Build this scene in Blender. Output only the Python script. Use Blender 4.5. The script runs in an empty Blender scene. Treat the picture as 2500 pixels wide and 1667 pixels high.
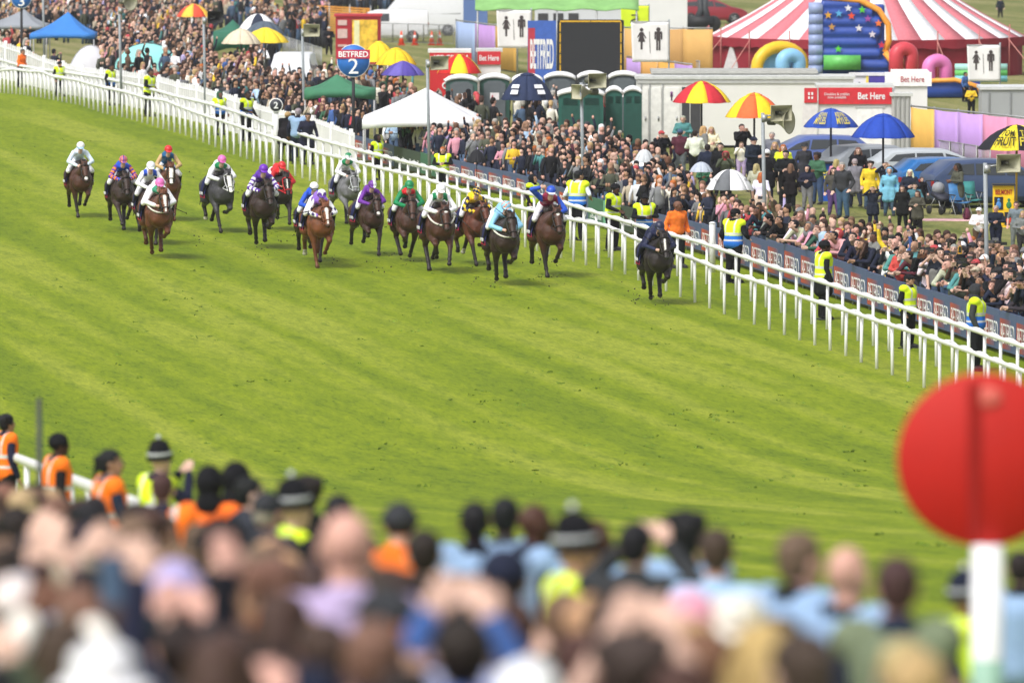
import bpy, bmesh, math, random
import numpy as np
from mathutils import Vector, Matrix, Euler
random.seed(11); rng = np.random.default_rng(7)
SC = bpy.context.scene; COL = SC.collection
# ------------------------------------------------------------------ camera, sky, sun, exposure
H = 14.3; F = 22400.0; TH = math.atan((833.5+631)/F)
cd = bpy.data.cameras.new("camera"); cam = bpy.data.objects.new("camera", cd); COL.objects.link(cam)
cam.location = (0, 0, H); cam.rotation_euler = (math.pi/2-TH, 0, 0)
cd.sensor_width = 36; cd.lens = 36*F/2500; cd.clip_start = 1; cd.clip_end = 9000
cd.dof.use_dof = True; cd.dof.focus_distance = 238; cd.dof.aperture_fstop = 3.1
SC.camera = cam
W = bpy.data.worlds.new("World"); SC.world = W; W.use_nodes = True
wn = W.node_tree; bg = wn.nodes["Background"]
sky = wn.nodes.new("ShaderNodeTexSky"); sky.sky_type = 'NISHITA'; sky.sun_disc = False
SUN_EL, SUN_AZ = math.radians(52), math.radians(215)
sky.sun_elevation = SUN_EL; sky.sun_rotation = SUN_AZ; sky.dust_density = 4; sky.air_density = 1
hs = wn.nodes.new("ShaderNodeHueSaturation"); hs.inputs["Saturation"].default_value = 0.22
wn.links.new(sky.outputs[0], hs.inputs["Color"]); wn.links.new(hs.outputs[0], bg.inputs[0]); bg.inputs[1].default_value = 0.15
sl = bpy.data.lights.new("sun", 'SUN'); sl.energy = 1.5; sl.angle = math.radians(14); sl.color = (1, .965, .9)
so = bpy.data.objects.new("sun", sl); COL.objects.link(so)
sd = Vector((math.sin(SUN_AZ)*math.cos(SUN_EL), math.cos(SUN_AZ)*math.cos(SUN_EL), math.sin(SUN_EL)))
so.rotation_euler = sd.to_track_quat('Z', 'Y').to_euler()
SC.view_settings.view_transform = 'Standard'; SC.view_settings.look = 'None'
SC.view_settings.exposure = 0.42; SC.view_settings.gamma = 1
SC.cycles.max_bounces = 6; SC.cycles.diffuse_bounces = 3; SC.cycles.glossy_bounces = 2
SC.cycles.transparent_max_bounces = 6
# ------------------------------------------------------------------ the lie of the land, and where a sight line meets it
def tz(Y):
    z = 0.0
    if Y < 190:
        t = 190-Y
        z = .067*(t*t/60 if t < 30 else t-15)
    if Y > 380: z = -.014*(Y-380)
    return z
def on(x, y, Y):
    dx, dy = x-1250, 833.5-y
    fy = F*math.cos(TH)+dy*math.sin(TH); fz = -F*math.sin(TH)+dy*math.cos(TH)
    t = Y/fy
    return Vector((dx*t, Y, H+fz*t))
def gnd(x, y, h=0.0):
    a, b = 18.0, 2500.0
    for _ in range(50):
        m = (a+b)/2
        if on(x, y, m).z-tz(m)-h > 0: a = m
        else: b = m
    p = on(x, y, a); p.z = tz(a); return p
def S(Y): return F/Y
K = 2500/2352
def I(x, pts): return float(np.interp(x, [p[0] for p in pts], [p[1] for p in pts]))
# ------------------------------------------------------------------ materials
MATS = {}
def hexc(h):
    h = h.lstrip('#'); c = [int(h[i:i+2], 16)/255 for i in (0, 2, 4)]
    return tuple(x/12.92 if x <= .04045 else ((x+.055)/1.055)**2.4 for x in c)
def mat(name, col=(.5, .5, .5), rough=.6, var=.12, scale=6, metal=0, src=None, bump=0, spec=.4, alpha=1, trans=0):
    if name in MATS: return MATS[name]
    if isinstance(col, str): col = hexc(col)
    m = bpy.data.materials.new(name); m.use_nodes = True; nt = m.node_tree; b = nt.nodes["Principled BSDF"]
    tc = nt.nodes.new("ShaderNodeTexCoord"); no = nt.nodes.new("ShaderNodeTexNoise")
    no.inputs["Scale"].default_value = scale; no.inputs["Detail"].default_value = 4
    nt.links.new(tc.outputs["Object"], no.inputs["Vector"])
    mr = nt.nodes.new("ShaderNodeMapRange"); mr.inputs[1].default_value = .25; mr.inputs[2].default_value = .75
    mr.inputs[3].default_value = 1-var; mr.inputs[4].default_value = 1+var
    nt.links.new(no.outputs["Fac"], mr.inputs[0])
    vm = nt.nodes.new("ShaderNodeVectorMath"); vm.operation = 'SCALE'
    if src == 'obj':
        oi = nt.nodes.new("ShaderNodeObjectInfo"); nt.links.new(oi.outputs["Color"], vm.inputs[0])
    elif src == 'vc':
        at = nt.nodes.new("ShaderNodeAttribute"); at.attribute_name = "Col"; nt.links.new(at.outputs["Color"], vm.inputs[0])
    elif src == 'skin':   # object colour, dark eyes and lips from the face attribute
        oi = nt.nodes.new("ShaderNodeObjectInfo"); at = nt.nodes.new("ShaderNodeAttribute"); at.attribute_name = "Col"
        mx = nt.nodes.new("ShaderNodeVectorMath"); mx.operation = 'MULTIPLY'
        nt.links.new(oi.outputs["Color"], mx.inputs[0]); nt.links.new(at.outputs["Color"], mx.inputs[1])
        nt.links.new(mx.outputs[0], vm.inputs[0])
    else: vm.inputs[0].default_value = col[:3]
    nt.links.new(mr.outputs[0], vm.inputs["Scale"]); nt.links.new(vm.outputs[0], b.inputs["Base Color"])
    b.inputs["Roughness"].default_value = rough; b.inputs["Metallic"].default_value = metal
    b.inputs["Specular IOR Level"].default_value = spec
    if trans: b.inputs["Transmission Weight"].default_value = trans
    if alpha < 1: b.inputs["Alpha"].default_value = alpha
    if bump:
        bp = nt.nodes.new("ShaderNodeBump"); bp.inputs["Strength"].default_value = bump; bp.inputs["Distance"].default_value = .05
        nt.links.new(no.outputs["Fac"], bp.inputs["Height"]); nt.links.new(bp.outputs[0], b.inputs["Normal"])
    MATS[name] = m; return m
def cm(hexs, rough=.6, **k): return mat("paint_"+hexs.strip('#')+("" if rough == .6 else "_r%d" % int(rough*100)), hexs, rough, **k)
CLOTH = mat("cloth", rough=.9, src='obj', var=.18, scale=9, bump=.6, spec=.15)
SKIN = mat("skin", rough=.55, src='skin', var=.06, scale=12, spec=.3)
HAIR = mat("hair", rough=.6, src='obj', var=.35, scale=30, bump=.5, spec=.3)
VCOL = mat("coloured_cloth", rough=.75, src='vc', var=.1, scale=8, spec=.2)
SILK = mat("silk", rough=.5, src='vc', var=.14, scale=9, spec=.3, bump=.8)
COAT = mat("horse_coat", rough=.5, src='vc', var=.3, scale=7, spec=.35, bump=.55)
HELM = mat("helmet_silk", rough=.4, src='vc', var=.04, spec=.5)
WHITE = mat("white_plastic", (.8, .8, .8), .45, var=.09, scale=1.3)
DARK = mat("black_rubber", (.02, .02, .022), .6, var=.2)
METAL = mat("grey_metal", (.36, .37, .38), .45, var=.1, metal=.5)
GLASS = mat("dark_glass", (.025, .03, .035), .08, var=.05, spec=.8)
# ------------------------------------------------------------------ mesh building
class MB:
    def __init__(s): s.v = []; s.f = []; s.c = []; s.cc = (1, 1, 1)
    def add(s, vs, fs, c=None):
        o = len(s.v); s.v += [tuple(v) for v in vs]; s.f += [tuple(i+o for i in f) for f in fs]
        s.c += [c or s.cc]*len(vs); return s
    def box(s, c, d, R=None, col=None):
        R = R or Matrix.Identity(3); c = Vector(c); vs = []
        for i in (-1, 1):
            for j in (-1, 1):
                for k in (-1, 1): vs.append(c+R@Vector((i*d[0]/2, j*d[1]/2, k*d[2]/2)))
        return s.add(vs, [(0, 1, 3, 2), (4, 6, 7, 5), (0, 4, 5, 1), (2, 3, 7, 6), (0, 2, 6, 4), (1, 5, 7, 3)], col)
    def tube(s, pts, rad, n=8, col=None, flat=1.0, upv=None):
        pts = [Vector(p) for p in pts]; m = len(pts)
        if not hasattr(rad, '__len__'): rad = [rad]*m
        vs = []; fs = []; prev = None
        for i, p in enumerate(pts):
            t = (pts[min(i+1, m-1)]-pts[max(i-1, 0)]).normalized()
            a = Vector(upv) if upv else (prev or (Vector((0, 0, 1)) if abs(t.z) < .9 else Vector((1, 0, 0))))
            a = (a-t*a.dot(t)).normalized(); b = t.cross(a); prev = a
            for k in range(n):
                g = 2*math.pi*k/n; vs.append(p+a*math.cos(g)*rad[i]+b*math.sin(g)*rad[i]*flat)
        for i in range(m-1):
            for k in range(n):
                k2 = (k+1) % n; fs.append((i*n+k, i*n+k2, (i+1)*n+k2, (i+1)*n+k))
        fs.append(tuple(range(n-1, -1, -1))); fs.append(tuple((m-1)*n+k for k in range(n)))
        return s.add(vs, fs, col)
    def ball(s, c, r, R=None, nu=12, nv=8, col=None):
        if not hasattr(r, '__len__'): r = (r, r, r)
        R = R or Matrix.Identity(3); c = Vector(c); vs = []; fs = []
        for j in range(1, nv):
            ph = math.pi*j/nv
            for i in range(nu):
                t = 2*math.pi*i/nu
                vs.append(c+R@Vector((r[0]*math.sin(ph)*math.cos(t), r[1]*math.sin(ph)*math.sin(t), r[2]*math.cos(ph))))
        top = len(vs); vs.append(c+R@Vector((0, 0, r[2]))); vs.append(c+R@Vector((0, 0, -r[2])))
        for j in range(nv-2):
            for i in range(nu):
                i2 = (i+1) % nu; fs.append((j*nu+i, (j+1)*nu+i, (j+1)*nu+i2, j*nu+i2))
        for i in range(nu):
            i2 = (i+1) % nu; fs.append((top, i, i2)); fs.append((top+1, (nv-2)*nu+i2, (nv-2)*nu+i))
        return s.add(vs, fs, col)
    def cap(s, p, r1, q, r2, n=12):   # tapered capsule
        p, q = Vector(p), Vector(q); s.ball(p, r1, nu=n); s.ball(q, r2, nu=n); s.tube([p, q], [r1, r2], n=n); return s
    def lathe(s, prof, c=(0, 0, 0), n=24, R=None, col=None, caps=True):
        c = Vector(c); R = R or Matrix.Identity(3); vs = []; fs = []; m = len(prof)
        for r, z in prof:
            for k in range(n):
                g = 2*math.pi*k/n; vs.append(c+R@Vector((r*math.cos(g), r*math.sin(g), z)))
        for i in range(m-1):
            for k in range(n):
                k2 = (k+1) % n; fs.append((i*n+k, i*n+k2, (i+1)*n+k2, (i+1)*n+k))
        if caps: fs.append(tuple(range(n-1, -1, -1))); fs.append(tuple((m-1)*n+k for k in range(n)))
        return s.add(vs, fs, col)
    def prism(s, poly, o, ax, ay, th, col=None):   # polygon (u,v) in the frame o,ax,ay, thickness th along ax x ay
        o, ax, ay = Vector(o), Vector(ax), Vector(ay); nz = ax.cross(ay).normalized(); n = len(poly)
        a = [o+ax*u+ay*v+nz*th/2 for u, v in poly]; b = [o+ax*u+ay*v-nz*th/2 for u, v in poly]
        return s.add(a+b, [tuple(range(n)), tuple(range(2*n-1, n-1, -1))]+[(i, n+i, n+(i+1) % n, (i+1) % n) for i in range(n)], col)
    def grid(s, P, th=0, col=None):    # P: rows of points; a sheet, given thickness downward when th
        r, c = len(P), len(P[0]); vs = [p for row in P for p in row]; fs = []
        for i in range(r-1):
            for j in range(c-1): fs.append((i*c+j, i*c+j+1, (i+1)*c+j+1, (i+1)*c+j))
        if th:
            n = len(vs); vs = vs+[Vector(p)-Vector((0, 0, th)) for p in vs]
            fs += [tuple(n+k for k in reversed(f)) for f in fs[:]]
            ring = [j for j in range(c)]+[i*c+c-1 for i in range(1, r)]+[(r-1)*c+j for j in range(c-2, -1, -1)]+[i*c for i in range(r-2, 0, -1)]
            for a, b in zip(ring, ring[1:]+ring[:1]): fs.append((a, n+a, n+b, b))
        return s.add(vs, fs, col)
    def mesh(s, name, smooth=True, mat_=None, vc=False):
        me = bpy.data.meshes.new(name); me.from_pydata(s.v, [], s.f); me.update()
        if smooth: me.polygons.foreach_set("use_smooth", [True]*len(me.polygons))
        if vc: setcol(me, np.array(s.c, dtype=float))
        if mat_: me.materials.append(mat_)
        return me
def setcol(me, cols):
    a = me.color_attributes.get("Col") or me.color_attributes.new("Col", 'FLOAT_COLOR', 'POINT')
    d = np.ones((len(me.vertices), 4)); d[:, :3] = cols[:, :3]; a.data.foreach_set("color", d.ravel())
def verts(me):
    a = np.empty(len(me.vertices)*3); me.vertices.foreach_get("co", a); return a.reshape(-1, 3)
_tmp = None
def voxel(mb, vs, smooth=4, name="m", fac=.5):   # melt the pieces into one continuous surface
    me = mb.mesh("tmp", False); o = bpy.data.objects.new("tmp", me); COL.objects.link(o)
    r = o.modifiers.new("r", 'REMESH'); r.mode = 'VOXEL'; r.voxel_size = vs
    if smooth: q = o.modifiers.new("s", 'SMOOTH'); q.iterations = smooth; q.factor = fac
    dg = bpy.context.evaluated_depsgraph_get(); out = bpy.data.meshes.new_from_object(o.evaluated_get(dg))
    bpy.data.objects.remove(o); bpy.data.meshes.remove(me)
    out.name = name; out.materials.clear(); out.polygons.foreach_set("use_smooth", [True]*len(out.polygons)); return out
def obj(name, data, m=None, parent=None, loc=None, rot=None, color=None, label=None, scale=None):
    if isinstance(data, MB): data = data.mesh(name)
    o = bpy.data.objects.new(name, data); COL.objects.link(o)
    if m and not data.materials: data.materials.append(m)
    if parent: o.parent = parent
    if loc is not None: o.location = loc
    if rot is not None: o.rotation_euler = rot
    if scale is not None: o.scale = scale if hasattr(scale, '__len__') else (scale,)*3
    if color: o.color = (*color[:3], 1)
    if label: o["label"] = label
    return o
def solid(o, t=.01):
    q = o.modifiers.new('s', 'SOLIDIFY'); q.thickness = t; q.offset = 0; return o
def flat(mb, name): return mb.mesh(name, False)
LABELS = set()
def tag(o, label=None, cat=None, group=None, kind=None):
    if label:
        o["label"] = label; LABELS.add(label)
    if cat: o["category"] = cat
    if group: o["group"] = group
    if kind: o["kind"] = kind
    return o
def thing(name, label, cat, loc=(0, 0, 0), rot=0, group=None, scale=None):
    o = bpy.data.objects.new(name, None); COL.objects.link(o); o.location = loc; o.rotation_euler = (0, 0, rot)
    o.empty_display_size = .3
    if scale: o.scale = (scale,)*3
    return tag(o, label, cat, group)
def copy_tree(o, parent=None):
    c = o.copy(); COL.objects.link(c); c.parent = parent
    for ch in o.children: copy_tree(ch, c)
    return c
_txt = {}
def text_mesh(s, w, h, th=.006, bold=.0, align='CENTER', name="lettering"):   # lettering fitted to w x h, standing in XZ, facing -Y
    cu = bpy.data.curves.new("t", 'FONT'); cu.body = s; cu.size = 1; cu.extrude = .01; cu.offset = bold; cu.align_x = align; cu.space_line = .8
    o = bpy.data.objects.new("t", cu); COL.objects.link(o)
    dg = bpy.context.evaluated_depsgraph_get(); me = bpy.data.meshes.new_from_object(o.evaluated_get(dg))
    bpy.data.objects.remove(o); bpy.data.curves.remove(cu)
    v = verts(me); mn, mxx = v.min(0), v.max(0); c = (mn+mxx)/2
    v = v-c; v[:, 0] *= w/(mxx[0]-mn[0]); v[:, 1] *= h/(mxx[1]-mn[1]); v[:, 2] *= th/.02
    out = np.stack([v[:, 0], -v[:, 2], v[:, 1]], 1)
    me.vertices.foreach_set("co", out.ravel()); me.materials.clear(); me.update(); me.name = name; return me
# ------------------------------------------------------------------ ground
def grass_mat(name, c1, c2, c3, dull=0):
    m = bpy.data.materials.new(name); m.use_nodes = True; nt = m.node_tree; L = nt.links; N = nt.nodes
    b = N["Principled BSDF"]; b.inputs["Roughness"].default_value = .85; b.inputs["Specular IOR Level"].default_value = .15
    tc = N.new("ShaderNodeTexCoord")
    def noise(sc, detail, st, dist=0, rough=.6):
        m0 = N.new("ShaderNodeMapping"); m0.inputs["Rotation"].default_value = (0, 0, math.radians(-9.3)); L.new(tc.outputs["Object"], m0.inputs[0])
        mp = N.new("ShaderNodeMapping"); mp.inputs["Scale"].default_value = st
        L.new(m0.outputs[0], mp.inputs[0]); n = N.new("ShaderNodeTexNoise")
        n.inputs["Scale"].default_value = sc; n.inputs["Detail"].default_value = detail; n.inputs["Distortion"].default_value = dist
        n.inputs["Roughness"].default_value = rough
        L.new(mp.outputs[0], n.inputs["Vector"]); return n.outputs["Fac"]
    def ramp(fac, stops):
        r = N.new("ShaderNodeValToRGB"); e = r.color_ramp.elements
        e[0].position, e[0].color = stops[0][0], (*stops[0][1], 1); e[1].position, e[1].color = stops[-1][0], (*stops[-1][1], 1)
        for p, c in stops[1:-1]: q = e.new(p); q.color = (*c, 1)
        L.new(fac, r.inputs[0]); return r.outputs[0]
    def mul(a, bb, f=1):
        x = N.new("ShaderNodeMix"); x.data_type = 'RGBA'; x.blend_type = 'MULTIPLY'; x.inputs[0].default_value = f
        L.new(a, x.inputs[6]); L.new(bb, x.inputs[7]); return x.outputs[2]
    band = noise(.75, 1.2, (1.0, .022, 1), .25)      # mown bands running with the course
    big = noise(.12, 3, (1, .15, 1), .5)
    add = N.new("ShaderNodeMath"); add.operation = 'MULTIPLY_ADD'; L.new(big, add.inputs[0]); add.inputs[1].default_value = .3
    hlf = N.new("ShaderNodeMath"); hlf.operation = 'MULTIPLY'; hlf.inputs[1].default_value = .7
    L.new(band, hlf.inputs[0]); L.new(hlf.outputs[0], add.inputs[2])
    col = ramp(add.outputs[0], [(.38, c1), (.5, c2), (.61, c3)])
    col = mul(col, ramp(noise(2.2, 5, (1, .16, 1), .3, .7), [(.3, (.66, .74, .6)), (.5, (1, 1, 1)), (.72, (1.2, 1.14, 1.3))]))
    col = mul(col, ramp(noise(9, 4, (1, .12, 1), 0, .75), [(.3, (.56, .66, .52)), (.47, (1, 1, 1)), (.7, (1.28, 1.22, 1.3))]))
    col = mul(col, ramp(noise(30, 2, (1, .1, 1), 0, .6), [(.3, (.82, .85, .8)), (.7, (1.16, 1.14, 1.16))]))
    # worn, cut-up spots
    col = mul(col, ramp(noise(2.4, 6, (1, .2, 1), 1.2, .62), [(.29, (.55, .66, .5)), (.35, (1, 1, 1))]))
    L.new(col, b.inputs["Base Color"]); return m
TURF = grass_mat("turf", (.128, .186, .0015), (.17, .228, .003), (.228, .272, .02))
WORN = grass_mat("worn_grass", (.13, .15, .035), (.19, .19, .06), (.25, .23, .1))
def sheet(name, Xs, Ys, m, dz=0, xf=None):
    P = [[Vector(((xf(Y)+x) if xf else x, Y, tz(Y)+dz)) for x in Xs] for Y in Ys]
    o = obj(name, MB().grid(P), m); tag(o, kind='structure'); return o
YS = list(np.arange(-10, 30, 10))+list(np.arange(30, 150, 5))+list(np.arange(150, 200, 2))+list(np.arange(200, 700, 10))+[800, 1000, 1500, 2400]
sheet("ground", [-370, -100, -40, 0, 40, 100, 370], YS, TURF)
# lines of the rails and the fence, read as (picture x, y) of foot and top
A_TOP = [(-40, 166), (0, 168), (34, 165), (68, 171), (102, 171), (128, 183), (187, 192), (230, 205), (306, 221), (357, 236), (406, 242), (435, 255), (486, 274), (554, 295), (605, 312), (673, 334), (702, 343), (779, 369), (840, 382), (875, 392), (932, 407), (1034, 430), (1072, 443), (1148, 466), (1202, 482), (1268, 502), (1336, 514), (1384, 528), (1440, 538), (1464, 541), (1506, 556), (1550, 577), (1586, 589), (1655, 612), (1700, 629), (1757, 651), (1834, 676), (1891, 694), (1987, 728), (2050, 746), (2150, 779), (2273, 817), (2385, 857), (2500, 899), (2600, 936)]
A_BOT = [(-40, 222), (8, 228), (54, 232), (92, 238), (145, 248), (192, 257), (250, 277), (298, 287), (361, 304), (399, 317), (442, 328), (496, 349), (557, 374), (617, 395), (750, 441), (809, 456), (949, 499), (1120, 555), (1293, 609), (1427, 648), (1512, 666), (1546, 681), (1668, 730), (1703, 743), (1771, 770), (1842, 794), (2067, 871), (2105, 888), (2149, 906), (2235, 940), (2500, 1050), (2600, 1092)]
B_TOP = [(-40, 136), (0, 143), (51, 158), (102, 167), (170, 175), (255, 188), (340, 206), (435, 233), (520, 252), (605, 279), (671, 304), (778, 336), (881, 364), (983, 389), (1110, 420), (1195, 443), (1357, 484), (1476, 520), (1595, 556), (1700, 583), (1796, 615), (1892, 647), (1987, 676), (2100, 711), (2184, 738), (2318, 779), (2500, 839), (2600, 872)]
B_BOT = [(-40, 196), (0, 205), (230, 250), (433, 303), (474, 316), (700, 391), (799, 425), (893, 453), (1385, 604), (1524, 639), (1732, 697), (1870, 752), (2096, 834), (2300, 901), (2500, 975), (2600, 1012)]
P_TOP = [(-40, 88), (0, 101), (60, 120), (94, 136), (128, 148), (162, 156), (213, 168), (289, 173), (340, 180), (391, 189), (445, 204), (486, 211), (512, 220), (554, 230), (605, 247), (639, 259), (680, 268), (767, 289), (829, 312), (868, 326)]
P_BOT = [(-40, 182), (0, 191), (162, 231), (300, 256), (503, 303), (640, 345), (767, 365), (868, 391)]
W_TOP = [(868, 331), (1016, 371), (1097, 388), (1200, 412), (1277, 428), (1321, 443), (1431, 478), (1518, 502), (1607, 523), (1725, 549), (1822, 578), (1891, 590), (1983, 615), (2050, 636), (2157, 676), (2249, 703), (2394, 743), (2500, 776), (2600, 806)]
W_BOT = [(868, 391), (1013, 427), (1098, 449), (1280, 490), (1431, 548), (1518, 570), (1700, 617), (1803, 653), (1903, 686), (1997, 718), (2050, 734), (2180, 776), (2295, 812), (2396, 850), (2500, 883), (2600, 918)]
def line(bot, top, xs):
    out = []
    for x in xs:
        yb, yt = I(x, bot), I(x, top); g = gnd(x, yb); t = on(x, yt, g.y); out.append((g, t.z-g.z))
    return out
FX = [(gnd(x, I(x, P_BOT if x < 868 else W_BOT))) for x in range(-40, 2601, 40)]
def fenceX(Y):
    pts = sorted((p.y, p.x) for p in FX)
    if Y > pts[-1][0]: return max(-300, pts[-1][1]-(Y-pts[-1][0])*.2)
    if Y < pts[0][0]: return pts[0][1]+(pts[0][0]-Y)*.16
    return float(np.interp(Y, [p[0] for p in pts], [p[1] for p in pts]))
sheet("enclosure_lawn", [.15, 6, 15, 30, 60, 120, 300], [y for y in YS if y > 120], WORN, .012, fenceX)
# ------------------------------------------------------------------ running rails
def spacing(x): return I(x, [(0, 9.5), (250, 11.5), (450, 14), (700, 17.5), (1000, 23), (1300, 29), (1700, 36), (2500, 40)])
def running_rail(top, bot, label, phase, off):
    xs = [-30+phase]
    while xs[-1] < 2540: xs.append(xs[-1]+spacing(xs[-1]))
    L = line(bot, top, xs); root = thing("running_rail", label, "rail", L[len(L)//2][0])
    o0 = root.location.copy()
    dense = list(np.arange(-38, 2560, 8)); D = line(bot, top, dense)
    h = np.array([d[1] for d in D]); hs_ = np.convolve(np.pad(h, 1, mode='edge'), [.25, .5, .25], 'valid')
    P = [Vector((d[0].x, d[0].y, d[0].z+hh))-o0 for d, hh in zip(D, hs_)]
    mb = MB(); mb.tube([p-Vector((0, 0, .065)) for p in P],   .052, n=8, flat=.7, upv=(0, 0, 1))
    obj("rail", mb, WHITE, root)
    far = MB(); n = len(L); nfar = max(0, n-98)
    for i, (g, hh) in enumerate(L):
        p = g-o0; m2 = far if i < nfar else MB()
        lean = random.uniform(-.02, .02)
        t = Vector((p.x+off+lean, p.y, p.z+hh-.1))
        m2.tube([Vector((p.x+off, p.y, p.z-.12)), t], .038, n=8)
        d = (L[i-1][0]-g if i else g-L[1][0]); d.z = 0; d.normalize()
        A = []
        for k in range(7):
            a = k/6; A.append(t+d*(a*1.6)+Vector((-off*a, 0, .095*math.sin(math.pi*(.12+.88*a))**.7 if a < 1 else .02)))
        m2.tube(A, .022, n=6)
        if i >= nfar: obj("post", m2, WHITE, root)
    if nfar:
        q = obj("far_post", far, WHITE, root); q["kind"] = "stuff"
    return root
running_rail(A_TOP, A_BOT, "white plastic running rail nearest the galloping horses, edging the turf", 0, .05)
running_rail(B_TOP, B_BOT, "second white running rail, further from the horses, in front of the stewards", 17, .05)
# near side rail, half hidden by the foreground crowd
def near_rail():
    a, b = gnd(-60, 1075, 1.15), gnd(760, 1385, 1.15)
    root = thing("running_rail", "blurred white rail on the near side, behind the orange stewards", "rail", a)
    n = 16; pts = []
    for i in range(n+1):
        X = a.lerp(b, i/n); X.z = tz(X.y); pts.append(X-a)
    obj("rail", MB().tube([p+Vector((0, 0, 1.12)) for p in pts], .07, flat=.7, upv=(0, 0, 1)), WHITE, root)
    for p in pts: obj("post", MB().tube([p-Vector((0, 0, .1)), p+Vector((0, 0, 1.1))], .04), WHITE, root)
near_rail()
# ------------------------------------------------------------------ white pale fence at the left, advertising boards at the right
def pale_fence():
    xs = list(np.arange(-36, 864, 5.2)); L = line(P_BOT, P_TOP, xs); g0 = L[len(L)//2][0].copy()
    root = thing("pale_fence", "white vertical pale fence holding back the crowd, left part of the course", "fence", g0)
    for k in range(0, len(L)-1, 9):
        seg = L[k:k+10]
        mb = MB(); mr = MB()
        for i, (g, h) in enumerate(seg[:9]):
            p = g-g0; h = h+random.uniform(-.02, .02)
            hh = seg[0][1] if i % 9 == 0 else h
            dx = .075
            mb.box((p.x, p.y, p.z+hh/2), (dx, .03, hh))
            mb.add([(p.x-dx/2, p.y-.015, p.z+hh), (p.x+dx/2, p.y-.015, p.z+hh), (p.x+dx/2, p.y+.015, p.z+hh), (p.x-dx/2, p.y+.015, p.z+hh), (p.x, p.y, p.z+hh+.03)], [(0, 1, 4), (1, 2, 4), (2, 3, 4), (3, 0, 4)])
        obj("pale_panel", flat(mb, "pales"), WHITE, root)
        for z in (.3, .85):
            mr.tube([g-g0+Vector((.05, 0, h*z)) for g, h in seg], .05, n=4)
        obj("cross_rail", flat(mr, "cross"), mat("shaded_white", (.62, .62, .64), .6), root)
        g, h = seg[0]; p = g-g0
        obj("post", MB().tube([p+Vector((.06, 0, -.1)), p+Vector((.06, 0, h+.08))], .07), WHITE, root)
pale_fence()
BB = hexc('#4c5a80'); RB = hexc('#c2492f')
def board_mat():
    m = bpy.data.materials.new("board_print"); m.use_nodes = True; nt = m.node_tree; b = nt.nodes["Principled BSDF"]; L = nt.links
    b.inputs["Roughness"].default_value = .5
    tc = nt.nodes.new("ShaderNodeTexCoord"); sx = nt.nodes.new("ShaderNodeSeparateXYZ"); L.new(tc.outputs["Object"], sx.inputs[0])
    no = nt.nodes.new("ShaderNodeTexNoise"); no.inputs["Scale"].default_value = 1.4; L.new(tc.outputs["Object"], no.inputs["Vector"])
    a = nt.nodes.new("ShaderNodeMath"); a.operation = 'MULTIPLY_ADD'; a.inputs[1].default_value = .9; L.new(no.outputs["Fac"], a.inputs[0]); L.new(sx.outputs["X"], a.inputs[2])
    r = nt.nodes.new("ShaderNodeValToRGB"); e = r.color_ramp.elements
    e[0].position = 0; e[0].color = (*RB, 1); e[1].position = .95; e[1].color = (*BB, 1); q = e.new(.35); q.color = (.32, .06, .06, 1)
    mr = nt.nodes.new("ShaderNodeMapRange"); mr.inputs[1].default_value = -.7; mr.inputs[2].default_value = 1.1
    L.new(a.outputs[0], mr.inputs[0]); L.new(mr.outputs[0], r.inputs[0]); L.new(r.outputs[0], b.inputs["Base Color"]); return m
BPRINT = board_mat(); BBLUE = mat("board_blue", BB, .5, var=.08); LW = mat("letter_white", (.78, .78, .8), .5, var=.03)
BET = text_mesh("BETFRED", 1, 1, bold=-.012)
BET.materials.append(LW)
LABW = {}
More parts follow.
